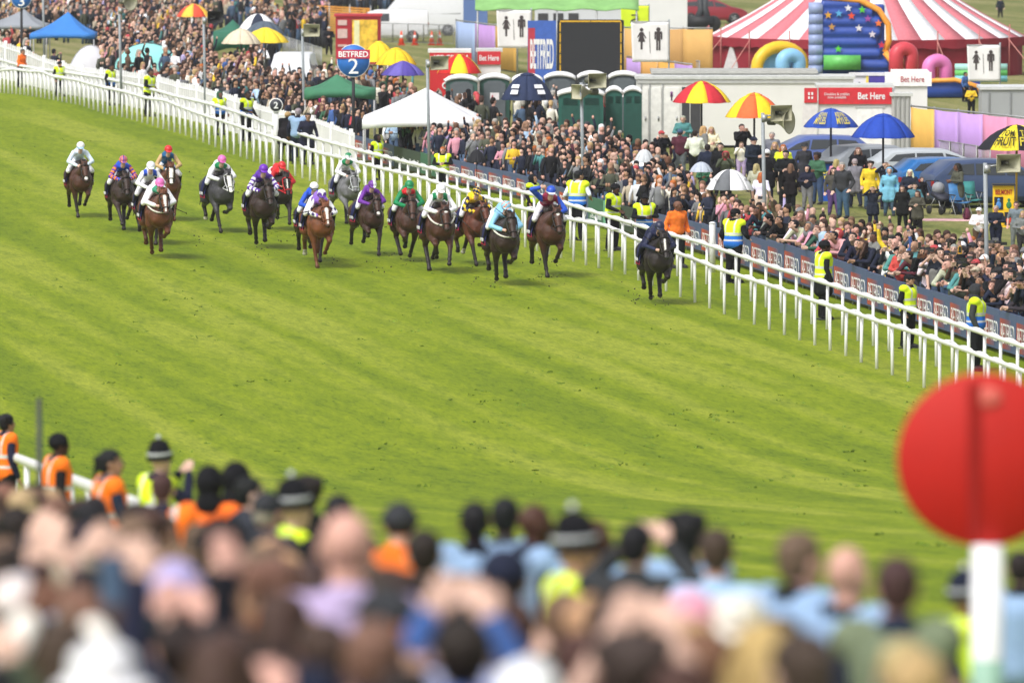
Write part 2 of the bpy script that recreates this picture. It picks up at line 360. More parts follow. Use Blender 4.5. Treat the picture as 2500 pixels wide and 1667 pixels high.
def boards():
    x = 868.0; k = 0
    while x < 2560:
        S_ = (I(x, W_BOT)+631)*.07; w = .44*S_
        if x > 1500: w = 40.5
        x2 = x+w; (g, h), (g2, h2) = line(W_BOT, W_TOP, [x, x2]); d = g2-g; d.z = 0; ln = d.length; rot = math.atan2(d.y, d.x)
        h = (h+h2)/2; mid = (g+g2)/2; mid.z = tz(mid.y)
        green = (1016 < x+w/2 < 1092) or (1431 < x+w/2 < 1470) or (1240 < x < 1300 and False); mint = 1470 <= x+w/2 < 1530
        dark = 970 < x+w/2 <= 1016 or 1530 <= x+w/2 < 1560
        root = thing("advertising_board", None, "board", mid, rot, "advertising boards along the crowd fence")
        nm = "green" if green else "pale green" if mint else "dark green" if dark else "blue and red"
        LABW.setdefault(nm, 0); LABW[nm] += 1; root["_n"] = LABW[nm]; root["_k"] = nm; root["_x"] = x
        base = cm('#3d6b55') if green else cm('#6fae90') if mint else cm('#39463c') if dark else BBLUE
        obj("panel", flat(MB().box((0, 0, h*.5+.06), (ln-.02, .04, h-.1)), "panel"), base, root)
        if not (green or mint or dark):
            obj("printed_block", flat(MB().box((-ln*.14, -.0225, h*.5), (ln*.66, .004, h*.68)), "block"), BPRINT, root)
            obj("lettering", BET, LW, root, loc=(0, -.029, h*.5), scale=(ln*.8, 1, h*.46), label="white capitals reading BETFRED")
        else:
            lt = MB()
            for q in range(13): hh = h*random.choice([.1, .22, .3]); lt.box((ln*(-.36+.06*q), -.024, h*(.34 if not green else .28)+hh/2), (ln*.022, .006, hh))
            obj("lettering", flat(lt, "strokes"), LW if not mint else cm('#2c4c40'), root, label="blurred narrow lettering")
        obj("post", MB().tube([(-ln/2+.03, .05, -.1), (-ln/2+.03, .05, h)], .03), METAL, root)
        k += 1; x = x2
    bs = [o for o in COL.objects if o.name.startswith("advertising_board")]
    for o in bs:
        nm = o["_k"]; n = o["_n"]; tot = LABW[nm]; xx = o["_x"]; del o["_k"]; del o["_n"]; del o["_x"]
        if nm == "blue and red":
            near = min([(697, "the near group of stewards"), (860, "the blue number two distance post"), (920, "the black-hooded steward"), (1081, "the bareheaded steward in yellow"), (1299, "the headscarfed steward"), (1573, "the masked steward"), (1652, "the orange steward"), (1739, "the tall white post"), (1790, "the capped blue-hemmed steward"), (2010, "the beanie steward"), (2216, "the woman steward"), (2381, "the grey-hooded steward"), (2500, "the edge of the photo")], key=lambda q: abs(q[0]-xx))
            lab = "blue-grey and red BETFRED board %s %s" % ("just beyond" if xx < near[0] else "just nearer than", near[1])
            base = lab; c = 2
            while lab in LABELS: lab = base+", number %s along" % ["two", "three", "four", "five", "six", "seven"][c-2]; c += 1
        else: lab = "%s advertising board %s" % (nm, {1: "furthest from the camera", 2: "between others of its colour", 3: "nearest of its colour"}[1 if n == 1 else 3 if n == tot else 2]) if tot > 1 else "%s advertising board among the blue ones" % nm
        if lab in LABELS: lab += ", %dth of a run" % n
        tag(o, lab)
boards()

def haze():
    X0, X1, Y0, Y1, Z0, Z1 = -380, 380, -15, 2450, -31, 22
    hm = bpy.data.materials.new("haze_air"); hm.use_nodes = True; nt = hm.node_tree; nt.nodes.remove(nt.nodes["Principled BSDF"])
    v = nt.nodes.new("ShaderNodeVolumePrincipled"); v.inputs["Color"].default_value = (.93, .95, .98, 1); v.inputs["Density"].default_value = .00012; v.inputs["Anisotropy"].default_value = .2
    nt.links.new(v.outputs[0], nt.nodes["Material Output"].inputs["Volume"])
    tag(obj("haze", flat(MB().box(((X0+X1)/2, (Y0+Y1)/2, (Z0+Z1)/2), (X1-X0, Y1-Y0, Z1-Z0)), "haze"), hm), kind='stuff')
haze()
# ------------------------------------------------------------------ people: body, clothing and hair grown per pose
def rotx(p, piv, a):
    p = Vector(p); piv = Vector(piv); q = p-piv; c, s = math.cos(a), math.sin(a)
    return piv+Vector((q.x, q.y*c-q.z*s, q.y*s+q.z*c))
def pose(lean=0, L=None, R=None, legs=None, hp=0, hy=0, sit=False):
    """joints of a 1.75 m figure facing -Y; lean in degrees tips the trunk forward about the hips"""
    piv = (0, 0, .95); a = math.radians(lean)
    U = lambda p: rotx(p, piv, a)
    J = dict(pel=Vector((0, 0, .95)), wst=U((0, .0, 1.1)), chs=U((0, -.01, 1.3)), shc=U((0, 0, 1.42)), nk=U((0, -.01, 1.47)), hd=U((0, -.035, 1.625)))
    for s, A in ((1, L), (-1, R)):
        k = 'L' if s > 0 else 'R'
        J['sh'+k] = U((s*.168, 0, 1.415))
        e, w = A or ((.25, .04, 1.13), (.26, -.06, .87))
        J['el'+k] = Vector((s*e[0], e[1], e[2])); J['wr'+k] = Vector((s*w[0], w[1], w[2]))
    lg = legs or (((.1, -.01, .5), (.11, .03, .08)), ((.1, -.01, .5), (.11, .03, .08)))
    for (kn, an), s, k in zip(lg, (1, -1), 'LR'):
        J['hp'+k] = Vector((s*.095, 0, .9)); J['kn'+k] = Vector((s*kn[0], kn[1], kn[2])); J['an'+k] = Vector((s*an[0], an[1], an[2]))
    J['hrot'] = Euler((math.radians(-hp)+a*.25, 0, math.radians(hy))).to_matrix()
    return J
def head_pieces(mb, J):
    R = J['hrot']; c = J['hd']
    mb.ball(c+R@Vector((0, .012, .02)), (.078, .098, .1), R, 16, 12)
    mb.ball(c+R@Vector((0, -.022, -.04)), (.06, .07, .085), R, 14, 10)
    mb.cap(c+R@Vector((0, -.082, .015)), .014, c+R@Vector((0, -.102, -.025)), .018)
    mb.ball(c+R@Vector((0, -.06, -.105)), (.035, .03, .025), R)
    mb.ball(c+R@Vector((0, -.08, -.065)), (.028, .018, .02), R)
    for s in (1, -1):
        mb.ball(c+R@Vector((s*.08, .015, -.015)), (.014, .022, .033), R)
        mb.ball(c+R@Vector((s*.035, -.075, -.02)), (.022, .018, .022), R)
    mb.cap(J['nk']-Vector((0, 0, .05)), .062, c+R@Vector((0, .02, -.07)), .055)
def hand(mb, w, e, curl=.5, grip=None):
    d = (w-e).normalized(); sd_ = d.cross(Vector((0, 1, 0)));
    sd_ = sd_.normalized() if sd_.length > .1 else Vector((1, 0, 0)); n = d.cross(sd_)
    p = w+d*.055; R = Matrix((sd_, n, d)).transposed(); mb.ball(p, (.042, .02, .052), R)
    for i, ln in enumerate((.07, .08, .076, .06)):
        b = w+d*.095+sd_*(.03-.02*i); m = b+d*ln*.55+n*ln*.25*curl; t = m+d*ln*.4*(1-curl)+n*ln*.5*curl
        mb.cap(b, .0115, m, .0105, 8); mb.cap(m, .0105, t, .009, 8)
    b = w+d*.03+sd_*.035; m = b+sd_*.025+d*.035; mb.cap(b, .014, m, .012, 8); mb.cap(m, .012, m+d*.03+n*.01, .01, 8)
def trunk(mb, J, g):
    mb.cap(J['pel'], .125+g, J['wst'], .112+g); mb.cap(J['wst'], .112+g, J['chs'], .125+g)
    for s, k in ((1, 'L'), (-1, 'R')):
        mb.cap(J['pel']+Vector((s*.06, 0, -.02)), .105+g, J['wst']+Vector((s*.04, 0, 0)), .1+g)
        mb.cap(J['wst']+Vector((s*.04, 0, 0)), .1+g, J['chs']+Vector((s*.075, 0, .02)), .102+g)
        mb.cap(J['chs']+Vector((s*.075, 0, .03)), .09+g, J['sh'+k], .055+g)
    mb.cap(J['shL'], .05+g, J['shR'], .05+g); mb.cap(J['shc'], .075+g*.6, J['nk'], .06+g*.5)
def arms(mb, J, g, to=1.0):
    for k in 'LR':
        s, e, w = J['sh'+k], J['el'+k], J['wr'+k]
        mb.cap(s, .05+g, e, .039+g); mb.cap(e, .039+g, e.lerp(w, to), .029+g)
def legs_(mb, J, g, to=1.0):
    for k in 'LR':
        h, n, a = J['hp'+k], J['kn'+k], J['an'+k]
        mb.cap(h, .098+g, n, .06+g); mb.cap(n, .06+g, n.lerp(a, .35), .06+g); mb.cap(n.lerp(a, .35), .058+g, n.lerp(a, to), .038+g)
def flatten(me, J, f=.8):   # trunks are broader than deep
    return me
def body_mesh(J, vs=.012):
    mb = MB(); trunk(mb, J, -.006); arms(mb, J, 0); legs_(mb, J, 0); head_pieces(mb, J)
    for k in 'LR':
        hand(mb, J['wr'+k], J['el'+k]); a = J['an'+k]; mb.cap(a, .04, a+Vector((0, -.15, -.045)), .035)
    me = voxel(mb, vs, 3, "body"); v = verts(me); c = np.ones((len(v), 3)); R = np.array(J['hrot']); hd = np.array(J['hd'])
    q = (v-hd)@R
    for s in (1, -1):
        d = np.linalg.norm((q-[s*.033, -.088, -.003])*[1, .6, 1.5], axis=1); c[d < .021] = (.12, .1, .1)
        d = np.linalg.norm((q-[s*.033, -.088, .022])*[.6, .6, 2], axis=1); c[d < .017] = (.35, .28, .22)
    d = np.linalg.norm((q-[0, -.085, -.062])*[.6, .6, 2.2], axis=1); c[d < .02] = (.75, .42, .4)
    setcol(me, c); me.materials.append(SKIN); return me
def hair_mesh(kind):
    mb = MB()
    if kind == 'short':
        mb.ball((0, .02, .032), (.088, .105, .1), nu=18, nv=12); mb.ball((0, .055, -.02), (.074, .066, .07))
    elif kind == 'bushy':
        mb.ball((0, .025, .045), (.108, .115, .108), nu=18, nv=12); mb.ball((0, .06, -.02), (.085, .075, .08))
        for i in range(14):
            a = i*.9; mb.ball((.09*math.cos(a), .03+.09*math.sin(a)*.9, .06+.045*math.sin(i*2.1)), .035)
    elif kind in ('long', 'tied'):
        mb.ball((0, .02, .032), (.09, .107, .1), nu=18, nv=12); mb.ball((0, .06, -.03), (.078, .06, .08))
        if kind == 'long':
            for s in (1, -1):
                mb.cap((s*.078, .02, -.01), .032, (s*.1, .03, -.17), .035); mb.cap((s*.1, .03, -.17), .035, (s*.09, .02, -.27), .022)
            mb.cap((0, .08, -.02), .07, (0, .1, -.2), .07); mb.cap((0, .1, -.2), .065, (0, .1, -.32), .04)
        else: mb.ball((0, .125, .03), .045); mb.cap((0, .13, .02), .03, (0, .16, -.14), .018)
    elif kind == 'beanie': mb.ball((0, .015, .035), (.098, .115, .105), nu=18, nv=12); mb.tube([(0, .015, .015), (0, .015, .05)], [.112, .11], n=18)
    elif kind == 'cap':
        mb.ball((0, .015, .035), (.09, .108, .098), nu=18, nv=12); mb.prism([(-.07, 0), (.07, 0), (.06, .07), (.03, .095), (-.03, .095), (-.06, .07)], (0, -.075, .05), (1, 0, 0), (0, -.95, -.2), .018)
    elif kind == 'hood':
        mb.ball((0, .03, .02), (.112, .125, .135), nu=18, nv=12); mb.cap((0, .06, -.08), .09, (0, .06, -.14), .11)
    elif kind == 'bucket':
        mb.lathe([(.001, .13), (.07, .125), (.095, .1), (.1, .02), (.15, -.01), (.15, -.02), (.1, .005), (.001, .01)], (0, .01, .02), 18)
    elif kind == 'helmet':   # tall custodian helmet
        mb.lathe([(.001, .205), (.02, .2), (.03, .19), (.075, .175), (.1, .13), (.115, .07), (.118, .03), (.132, .0), (.136, -.012), (.115, -.005), (.001, 0)], (0, .01, .035), 20)
        return mb.mesh("custodian_helmet")
    me = voxel(mb, .012, 3, kind); v = verts(me)
    if kind in ('short', 'bushy', 'long', 'tied'):   # open the face and raise a hairline
        bm = bmesh.new(); bm.from_mesh(me)
        top = .05 if kind != 'bushy' else .045
        bad = [x for x in bm.verts if x.co.y < -.035 and x.co.z < top and abs(x.co.x) < .085 or (abs(x.co.x) > .06 and x.co.z < -.005 and x.co.y < .02 and kind in ('short', 'tied'))]
        bmesh.ops.delete(bm, geom=bad, context='VERTS'); bm.to_mesh(me); bm.free()
    if kind == 'hood':
        bm = bmesh.new(); bm.from_mesh(me)
        bad = [x for x in bm.verts if x.co.y < -.045 and abs(x.co.x) < .078 and -.13 < x.co.z < .09]
        bmesh.ops.delete(bm, geom=bad, context='VERTS'); bm.to_mesh(me); bm.free()
    me.polygons.foreach_set("use_smooth", [True]*len(me.polygons)); return me
HK = {k: hair_mesh(k) for k in ('short', 'bushy', 'long', 'tied', 'beanie', 'cap', 'hood', 'bucket', 'helmet')}
st_legs = (((.1, -.03, .5), (.13, .0, .08)), ((.09, .0, .5), (.12, .05, .08)))
POSES = {
 'stand': pose(0, legs=st_legs, hp=4),
 'turn': pose(2, legs=st_legs, hy=35, L=((.27, .06, 1.14), (.24, -.1, .93))),
 'phone': pose(3, L=((.24, -.2, 1.22), (.07, -.36, 1.5)), R=((.24, -.2, 1.22), (.07, -.36, 1.5)), hp=6),
 'phoneup': pose(0, L=((.24, -.2, 1.42), (.1, -.3, 1.72)), R=((.24, -.2, 1.4), (.08, -.3, 1.7)), hp=14),
 'rail': pose(38, L=((.26, -.5, 1.05), (.1, -.72, 1.08)), R=((.26, -.5, 1.05), (.06, -.74, 1.05)), hp=34, hy=-14),
 'clasp': pose(0, L=((.27, -.05, 1.14), (.07, -.26, 1.16)), R=((.27, -.05, 1.14), (.07, -.25, 1.12)), hy=-16, legs=st_legs),
 'wave': pose(0, L=((.3, -.05, 1.62), (.28, -.12, 1.9)), hp=8, hy=10),
 'back': pose(4, L=((.27, .03, 1.13), (.27, -.12, .92)), R=((.27, -.04, 1.15), (.18, -.24, 1.05)), hy=-25, legs=st_legs),
 'shade': pose(0, L=((.3, -.14, 1.42), (.11, -.2, 1.62)), R=((.3, -.14, 1.42), (.11, -.2, 1.62)), legs=st_legs),
 'walk': pose(6, legs=(((.1, -.16, .53), (.1, -.12, .12)), ((.1, .04, .52), (.1, .3, .16))), L=((.26, .12, 1.15), (.26, .02, .95)), R=((.26, -.12, 1.15), (.24, -.26, 1.0))),
}
PM = {}
def jacket_mesh(J, kind):
    mb = MB(); g = .022 if kind == 'jacket' else .012 if kind == 'tee' else .016
    trunk(mb, J, g)
    arms(mb, J, g*.75, {'tee': .0, 'jacket': .96}.get(kind, .96))
    if kind == 'jacket': mb.cap(J['nk']+Vector((0, .02, -.03)), .085, J['nk']+Vector((0, .01, .0)), .075)
    if kind == 'coat':
        for s in (1, -1): mb.cap(J['pel']+Vector((s*.07, 0, 0)), .14, J['pel']+Vector((s*.08, 0, -.32)), .15)
    return voxel(mb, .02, 4, kind, .5)
def get(pn, part):
    k = (pn, part)
    if k in PM: return PM[k]
    J = POSES[pn]
    if part == 'body': me = body_mesh(J)
    elif part in ('jacket', 'tee', 'coat', 'top'): me = jacket_mesh(J, part); me.materials.append(CLOTH)
    elif part == 'trousers':
        mb = MB(); legs_(mb, J, .016); mb.cap(J['pel']+Vector((-.05, 0, 0)), .128, J['pel']+Vector((.05, 0, 0)), .128); me = voxel(mb, .02, 4, part); me.materials.append(CLOTH)
    elif part == 'shoes':
        mb = MB()
        for q in 'LR':
            a = J['an'+q]; mb.cap(a, .05, a+Vector((0, -.16, -.04)), .042); mb.box(a+Vector((0, -.06, -.07)), (.09, .28, .025))
        me = mb.mesh(part); me.materials.append(DARK)
    elif part.startswith('vest'):
        mb = MB(); trunk(mb, J, .045); me = voxel(mb, .018, 3, 'vest'); v = verts(me)
        ylw = hexc('#d8f02a'); sil = (.6, .62, .62); blue = hexc('#2a6fd0'); lb = hexc('#8ba6c8'); org = hexc('#ff7a20')
        c = np.tile(np.array(ylw), (len(v), 1)); z = v[:, 2]; x = np.abs(v[:, 0])
        if part == 'vest_blue': c[z < 1.12] = blue
        if part == 'vest_pale': c[:] = lb
        if part == 'vest_orange': c[:] = org
        if part == 'vest_khaki': c[:] = hexc('#6f7a62')
        if part != 'vest_khaki' and part != 'vest_pale':
            c[((z > 1.13) & (z < 1.18)) | ((z > .99) & (z < 1.03)) | ((x > .085) & (x < .12) & (z > 1.18))] = sil
        setcol(me, c); me.materials.append(VCOL)
        bm = bmesh.new(); bm.from_mesh(me)
        nk = J['nk']; sh = [J['shL'], J['shR']]
        bad = [q for q in bm.verts if (q.co-nk).length < .1 or min((q.co-s).length for s in sh) < .088 and abs(q.co.x) > .14]
        bmesh.ops.delete(bm, geom=bad, context='VERTS'); bm.to_mesh(me); bm.free()
    PM[k] = me; return me
SKINS = {'fair': hexc('#cfaa99'), 'pink': hexc('#cb9c8e'), 'tan': hexc('#a58069'), 'brown': hexc('#6f4c3c'), 'dark': hexc('#4a2f25')}
HAIRC = {'dark': hexc('#231a17'), 'brown': hexc('#43302a'), 'light brown': hexc('#6e5443'), 'blond': hexc('#b3966c'), 'ginger': hexc('#a85f30'), 'grey': hexc('#98948e'), 'white': hexc('#d6d3cd'), 'black': hexc('#101014')}
COLS = {'black': '#1a1a1f', 'navy': '#20263c', 'charcoal': '#35373c', 'grey': '#77797d', 'olive': '#4d5140', 'beige': '#b9a98f', 'cream': '#e2dccd', 'white': '#e9e9ee', 'pale blue': '#9dbede', 'blue': '#2d5fae', 'red': '#c0303a', 'pink': '#dd8ca6', 'burgundy': '#5e2437', 'green': '#35684c', 'brown': '#5a4334', 'yellow': '#e9c13a', 'orange': '#f0762c', 'lilac': '#a99bd0', 'denim': '#3d5878', 'purple': '#5a3a86', 'magenta': '#d42c8a', 'teal': '#3f8a8c', 'lime': '#d5ee3a', 'sky': '#7fb3da'}
for k in list(COLS):
    q = hexc(COLS[k]); m_ = sum(q)/3; COLS[k] = q if k in ('lime', 'orange', 'yellow', 'magenta', 'sky') else tuple(.78*x+.22*m_ for x in q)
PEOPLE = []
def person(loc, rot=0, ps='stand', hair='short', hc='brown', top='jacket', tc='black', bc='navy', skin='fair', scale=1.0, label=None, group=None, wide=1.13, vest=None, hatc=None, mirror=False, bald=False, extra=None):
    b = get(ps, 'body'); J = POSES[ps]
    o = obj("person", b, None, None, loc, (0, 0, rot), SKINS[skin], scale=((-scale if mirror else scale)*wide, scale*wide, scale))
    tag(o, label, "person", group)
    jit = lambda c: tuple(min(1, x*random.uniform(.85, 1.15)) for x in c)
    obj({'jacket': 'jacket', 'tee': 'shirt', 'coat': 'coat', 'top': 'sweater'}[top], get(ps, top), None, o, color=jit(COLS[tc]))
    obj("trousers", get(ps, 'trousers'), None, o, color=jit(COLS[bc])); obj("shoes", get(ps, 'shoes'), None, o)
    if vest: obj("vest", get(ps, vest), None, o)
    M = Matrix.Translation(J['hd'])@J['hrot'].to_4x4()
    if not bald:
        nm = {'beanie': 'beanie', 'cap': 'cap', 'hood': 'hood', 'bucket': 'hat', 'helmet': 'helmet'}.get(hair, 'hair')
        h = obj(nm, HK[hair], HAIR if nm == 'hair' else CLOTH, o, color=jit(HAIRC[hc]) if nm == 'hair' else COLS[hatc or 'black'])
        h.matrix_local = M
        if hair in ('cap', 'beanie') and False: pass
        if hair == 'helmet':
            q = obj("helmet_band", MB().lathe([(.12, .0), (.123, .03), (.118, .03), (.115, 0)], (0, .01, .07), 20), cm('#b9bcc0'), o); q.matrix_local = M
            q = obj("helmet_boss", MB().ball((0, .01, .25), .022), cm('#d5d8dc'), o); q.matrix_local = M
        if hair in ('cap', 'bucket'):
            q = obj("hair", HK['short'], HAIR, o, color=jit(HAIRC[hc])); q.matrix_local = M; q.scale = (.97,)*3
    PEOPLE.append(o); return o
PHONE = None
def phone_for(o, label):
    global PHONE
    J = POSES['phoneup'] if o.data.name.startswith('x') else POSES['phone']
    if not PHONE:
        PHONE = MB().box((0, 0, 0), (.16, .012, .078)); PHONE.mesh
        PHONE = flat(PHONE, "phone"); PHONE.materials.append(mat("phone_black", (.012, .012, .014), .2, spec=.7))
    R = Matrix.Rotation(o.rotation_euler.z, 3, 'Z'); s = abs(o.scale.x)
    p = Vector(o.location)+R@(Vector((0, o["_ph"][1]-.08, o["_ph"][2]+.1))*s)
    q = obj("phone", PHONE, None, None, p, (random.uniform(-.3, .1), random.choice([0, math.pi/2]), o.rotation_euler.z)); tag(q, label, "phone", "phones held up by spectators")
# ------------------------------------------------------------------ horses
def hb(f, l, z):
    t = min(1, max(0, (z-.5)/.4)); return Vector((l, -f, z-.15*t*t*(3-2*t)))
FORE = {'stand': ((.52, .56), (.55, .2), (.62, .04)), 'reach': ((.88, .66), (1.08, .34), (1.17, .24)), 'bent': ((.86, .76), (.7, .46), (.56, .36)), 'tuck': ((.84, .72), (.56, .52), (.42, .52)), 'back': ((.3, .56), (.06, .24), (-.02, .13)), 'land': ((.72, .56), (.82, .2), (.9, .06))}
HIND = {'push': ((-.72, .98), (-1.12, .62), (-1.3, .34), (-1.38, .24)), 'under': ((-.5, .94), (-.72, .56), (-.46, .2), (-.38, .04)), 'lift': ((-.6, .96), (-1.0, .68), (-.92, .4), (-.98, .3)), 'stand': ((-.66, .96), (-.95, .56), (-.88, .2), (-.8, .04)), 'fwd': ((-.4, .95), (-.55, .58), (-.2, .28), (-.1, .18))}
def horse_joints(fl, fr, hl, hr, neck=0, hx=0):
    dz = neck
    return dict(fl=FORE[fl], fr=FORE[fr], hl=HIND[hl], hr=HIND[hr], poll=hb(1.2, hx*.5, 1.66+dz), muz=hb(1.5, hx, 1.17+dz*1.1))
def horse_mesh(Jh, vs=.02):
    mb = MB()
    for f, z, rx, rz, ry in ((-.82, 1.3, .25, .28, .3), (-.6, 1.3, .28, .3, .3), (-.3, 1.24, .29, .33, .35), (.0, 1.2, .3, .35, .35), (.28, 1.2, .285, .36, .32), (.52, 1.2, .275, .35, .28), (.7, 1.15, .25, .28, .22)):
        mb.ball(hb(f, 0, z), (rx, ry, rz), nu=20, nv=14)
    mb.cap(hb(.35, 0, 1.45), .14, hb(.0, 0, 1.42), .16); mb.cap(hb(-.2, 0, 1.4), .18, hb(-.75, 0, 1.42), .17)
    mb.ball(hb(.78, .09, 1.08), (.12, .12, .14)); mb.ball(hb(.78, -.09, 1.08), (.12, .12, .14))
    poll, muz = Jh['poll'], Jh['muz']; w = hb(.62, 0, 1.34)
    mb.cap(w, .2, w.lerp(poll, .5)-Vector((0, 0, .03)), .135); mb.cap(w.lerp(poll, .5)-Vector((0, 0, .03)), .135, poll-Vector((0, 0, .06)), .1)
    mb.cap(hb(.42, 0, 1.5), .1, w.lerp(poll, .6)+Vector((0, 0, .04)), .08)
    ax = (muz-poll).normalized(); fr_ = Vector((0, -1, 0)); fr_ = (fr_-ax*fr_.dot(ax)).normalized(); sx = ax.cross(fr_)
    P = lambda t, f, s: poll+ax*t+fr_*f+sx*s
    mb.cap(P(.0, .0, 0), .085, P(.16, .0, 0), .09); mb.cap(P(.16, .0, 0), .088, P(.34, .0, 0), .066); mb.cap(P(.34, 0, 0), .066, P(.5, -.005, 0), .056)
    mb.ball(P(.52, -.01, 0), (.062, .06, .055)); mb.cap(P(.18, -.08, .03), .055, P(.2, -.07, -.03), .055)
    mb.cap(P(.52, -.055, 0), .035, P(.4, -.06, 0), .035)
    for s in (1, -1):
        mb.ball(P(.17, .04, s*.075), .03); mb.ball(P(.53, .03, s*.035), .022)
        mb.cap(P(-.03, .0, s*.055), .032, P(-.12, .02, s*.075), .026, 8); mb.cap(P(-.12, .02, s*.075), .026, P(-.2, .03, s*.08), .01, 8)
    for k, s in (('fl', 1), ('fr', -1)):
        kn, ft, hf = [hb(a, s*.15, z) for a, z in Jh[k]]; ft.x = s*.105; hf.x = s*.09
        mb.cap(hb(.55, s*.15, 1.2), .15, hb(.5, s*.16, .98), .14); mb.cap(hb(.5, s*.16, .98), .13, kn.lerp(hb(.5, s*.16, .98), .3), .075)
        mb.cap(kn.lerp(hb(.5, s*.16, .98), .3), .075, kn, .06); mb.ball(kn, .064); mb.cap(kn, .052, ft, .042); mb.ball(ft, .053)
        mb.cap(ft, .036, ft.lerp(hf, .7), .038); d = (hf-ft).normalized(); mb.cap(ft.lerp(hf, .75), .045, hf, .056)
    for k, s in (('hl', 1), ('hr', -1)):
        sf, hk, ft, hf = [hb(a, s*.15, z) for a, z in Jh[k]]; ft.x = s*.12; hf.x = s*.11
        mb.cap(hb(-.72, s*.13, 1.28), .2, sf+Vector((s*.02, .05, 0)), .145); mb.cap(sf, .135, hk.lerp(sf, .35), .075); mb.cap(hk.lerp(sf, .35), .072, hk, .062)
        mb.ball(hk, .066); mb.cap(hk, .055, ft, .044); mb.ball(ft, .054); mb.cap(ft, .043, hf, .05); mb.ball(hf, .06)
    me = voxel(mb, vs, 4, "horse")
    return me, P
HP = [horse_joints('bent', 'stand', 'lift', 'push', -.02, .04), horse_joints('reach', 'bent', 'push', 'under', -.05, 0), horse_joints('land', 'tuck', 'lift', 'push', .02, -.05), horse_joints('tuck', 'back', 'fwd', 'lift', .03, .05)]
HM = [horse_mesh(j) for j in HP]
def paint_horse(me0, P, coat, mark, sock):
    me = me0.copy(); v = verts(me); coat = np.array(coat); n = len(v); c = np.tile(coat, (n, 1)); z = v[:, 2]; f = -v[:, 1]
    t = np.clip((.68-z)/.22, 0, 1)[:, None]*np.where((f < 1.15) | (z < .9), 1, 0)[:, None]
    legc = np.array((.018, .013, .012)) if mark[0] != 'c' else coat*.75
    c = c*(1-t)+legc*t
    belly = np.clip((.88-z)/.2, 0, 1)*(z > .68)*0; c *= (1-.25*belly)[:, None]
    p0 = np.array(P(0, 0, 0)); ax = np.array(P(1, 0, 0))-p0; fr_ = np.array(P(0, 1, 0))-p0; sx = np.array(P(0, 0, 1))-p0
    q = v-p0; tt = q@ax; ff = q@fr_; ss = q@sx
    onhead = (tt > -.25) & (tt < .65) & (np.abs(ss) < .12) & (f > 1.0)
    c[onhead & (tt > .5)] = coat*.35+.012
    for s in (1, -1): c[onhead & (np.abs(ss-s*.085) < .03) & (np.abs(tt-.17) < .028) & (ff > .0)] = (.008, .008, .008)
    W_ = np.array((.72, .7, .66)); fsd = onhead & (ff > .035)
    m = mark[1:]
    if m == 'blaze': c[fsd & (np.abs(ss) < .036-.02*np.clip((tt-.15)/.3, 0, 1)) & (tt > .05) & (tt < .5)] = W_
    if m == 'wide': c[fsd & (np.abs(ss) < .05) & (tt > .04) & (tt < .56)] = W_
    if m == 'star': c[fsd & (np.abs(ss)+np.abs(tt-.12) < .045)] = W_
    if m == 'snip': c[onhead & (ff > .0) & (np.hypot(ss, (tt-.45)) < .045)] = W_
    if m == 'stripe': c[fsd & (np.abs(ss-.012) < .016) & (tt > .08) & (tt < .36)] = W_
    for k in sock:
        xs, fb = {'fl': (1, 1), 'fr': (-1, 1), 'hl': (1, -1), 'hr': (-1, -1)}[k]
        c[(v[:, 0]*xs > .02) & ((f > 0) == (fb > 0)) & (z < .34)] = (.5, .47, .43)
    c[z < .07] = np.minimum(c[z < .07], .09)
    setcol(me, c); me.materials.clear(); me.materials.append(COAT); return me
# jockey: crouched over the withers
def jockey_pose(kind):
    hz, fz = {'low': (1.86, .62), 'mid': (1.98, .5), 'high': (2.08, .36), 'whip': (2.02, .46)}[kind]
    hip = hb(-.18, 0, 1.72); shc = hb(fz-.12, 0, hz-.16); hd = hb(fz+.07, 0, hz)
    J = dict(pel=hip, wst=hip.lerp(shc, .4)+Vector((0, 0, .05)), chs=hip.lerp(shc, .8)+Vector((0, 0, .03)), shc=shc, nk=shc.lerp(hd, .45), hd=hd)
    for s, k in ((1, 'L'), (-1, 'R')):
        J['sh'+k] = shc+Vector((s*.17, 0, 0)); J['el'+k] = hb(fz+.02, s*.33, hz-.4); J['wr'+k] = hb(fz+.3, s*.12, hz-.47 if kind != 'high' else hz-.5)
        J['hp'+k] = hip+Vector((s*.1, 0, -.02)); J['kn'+k] = hb(.3, s*.33, 1.42); J['an'+k] = hb(-.12, s*.36, 1.08)
    if kind == 'whip': J['elR'] = hb(fz+.02, -.42, hz+.06); J['wrR'] = hb(fz+.06, -.25, hz+.1)
    J['hrot'] = Euler((math.radians(18), 0, 0)).to_matrix(); return J
JP = {}
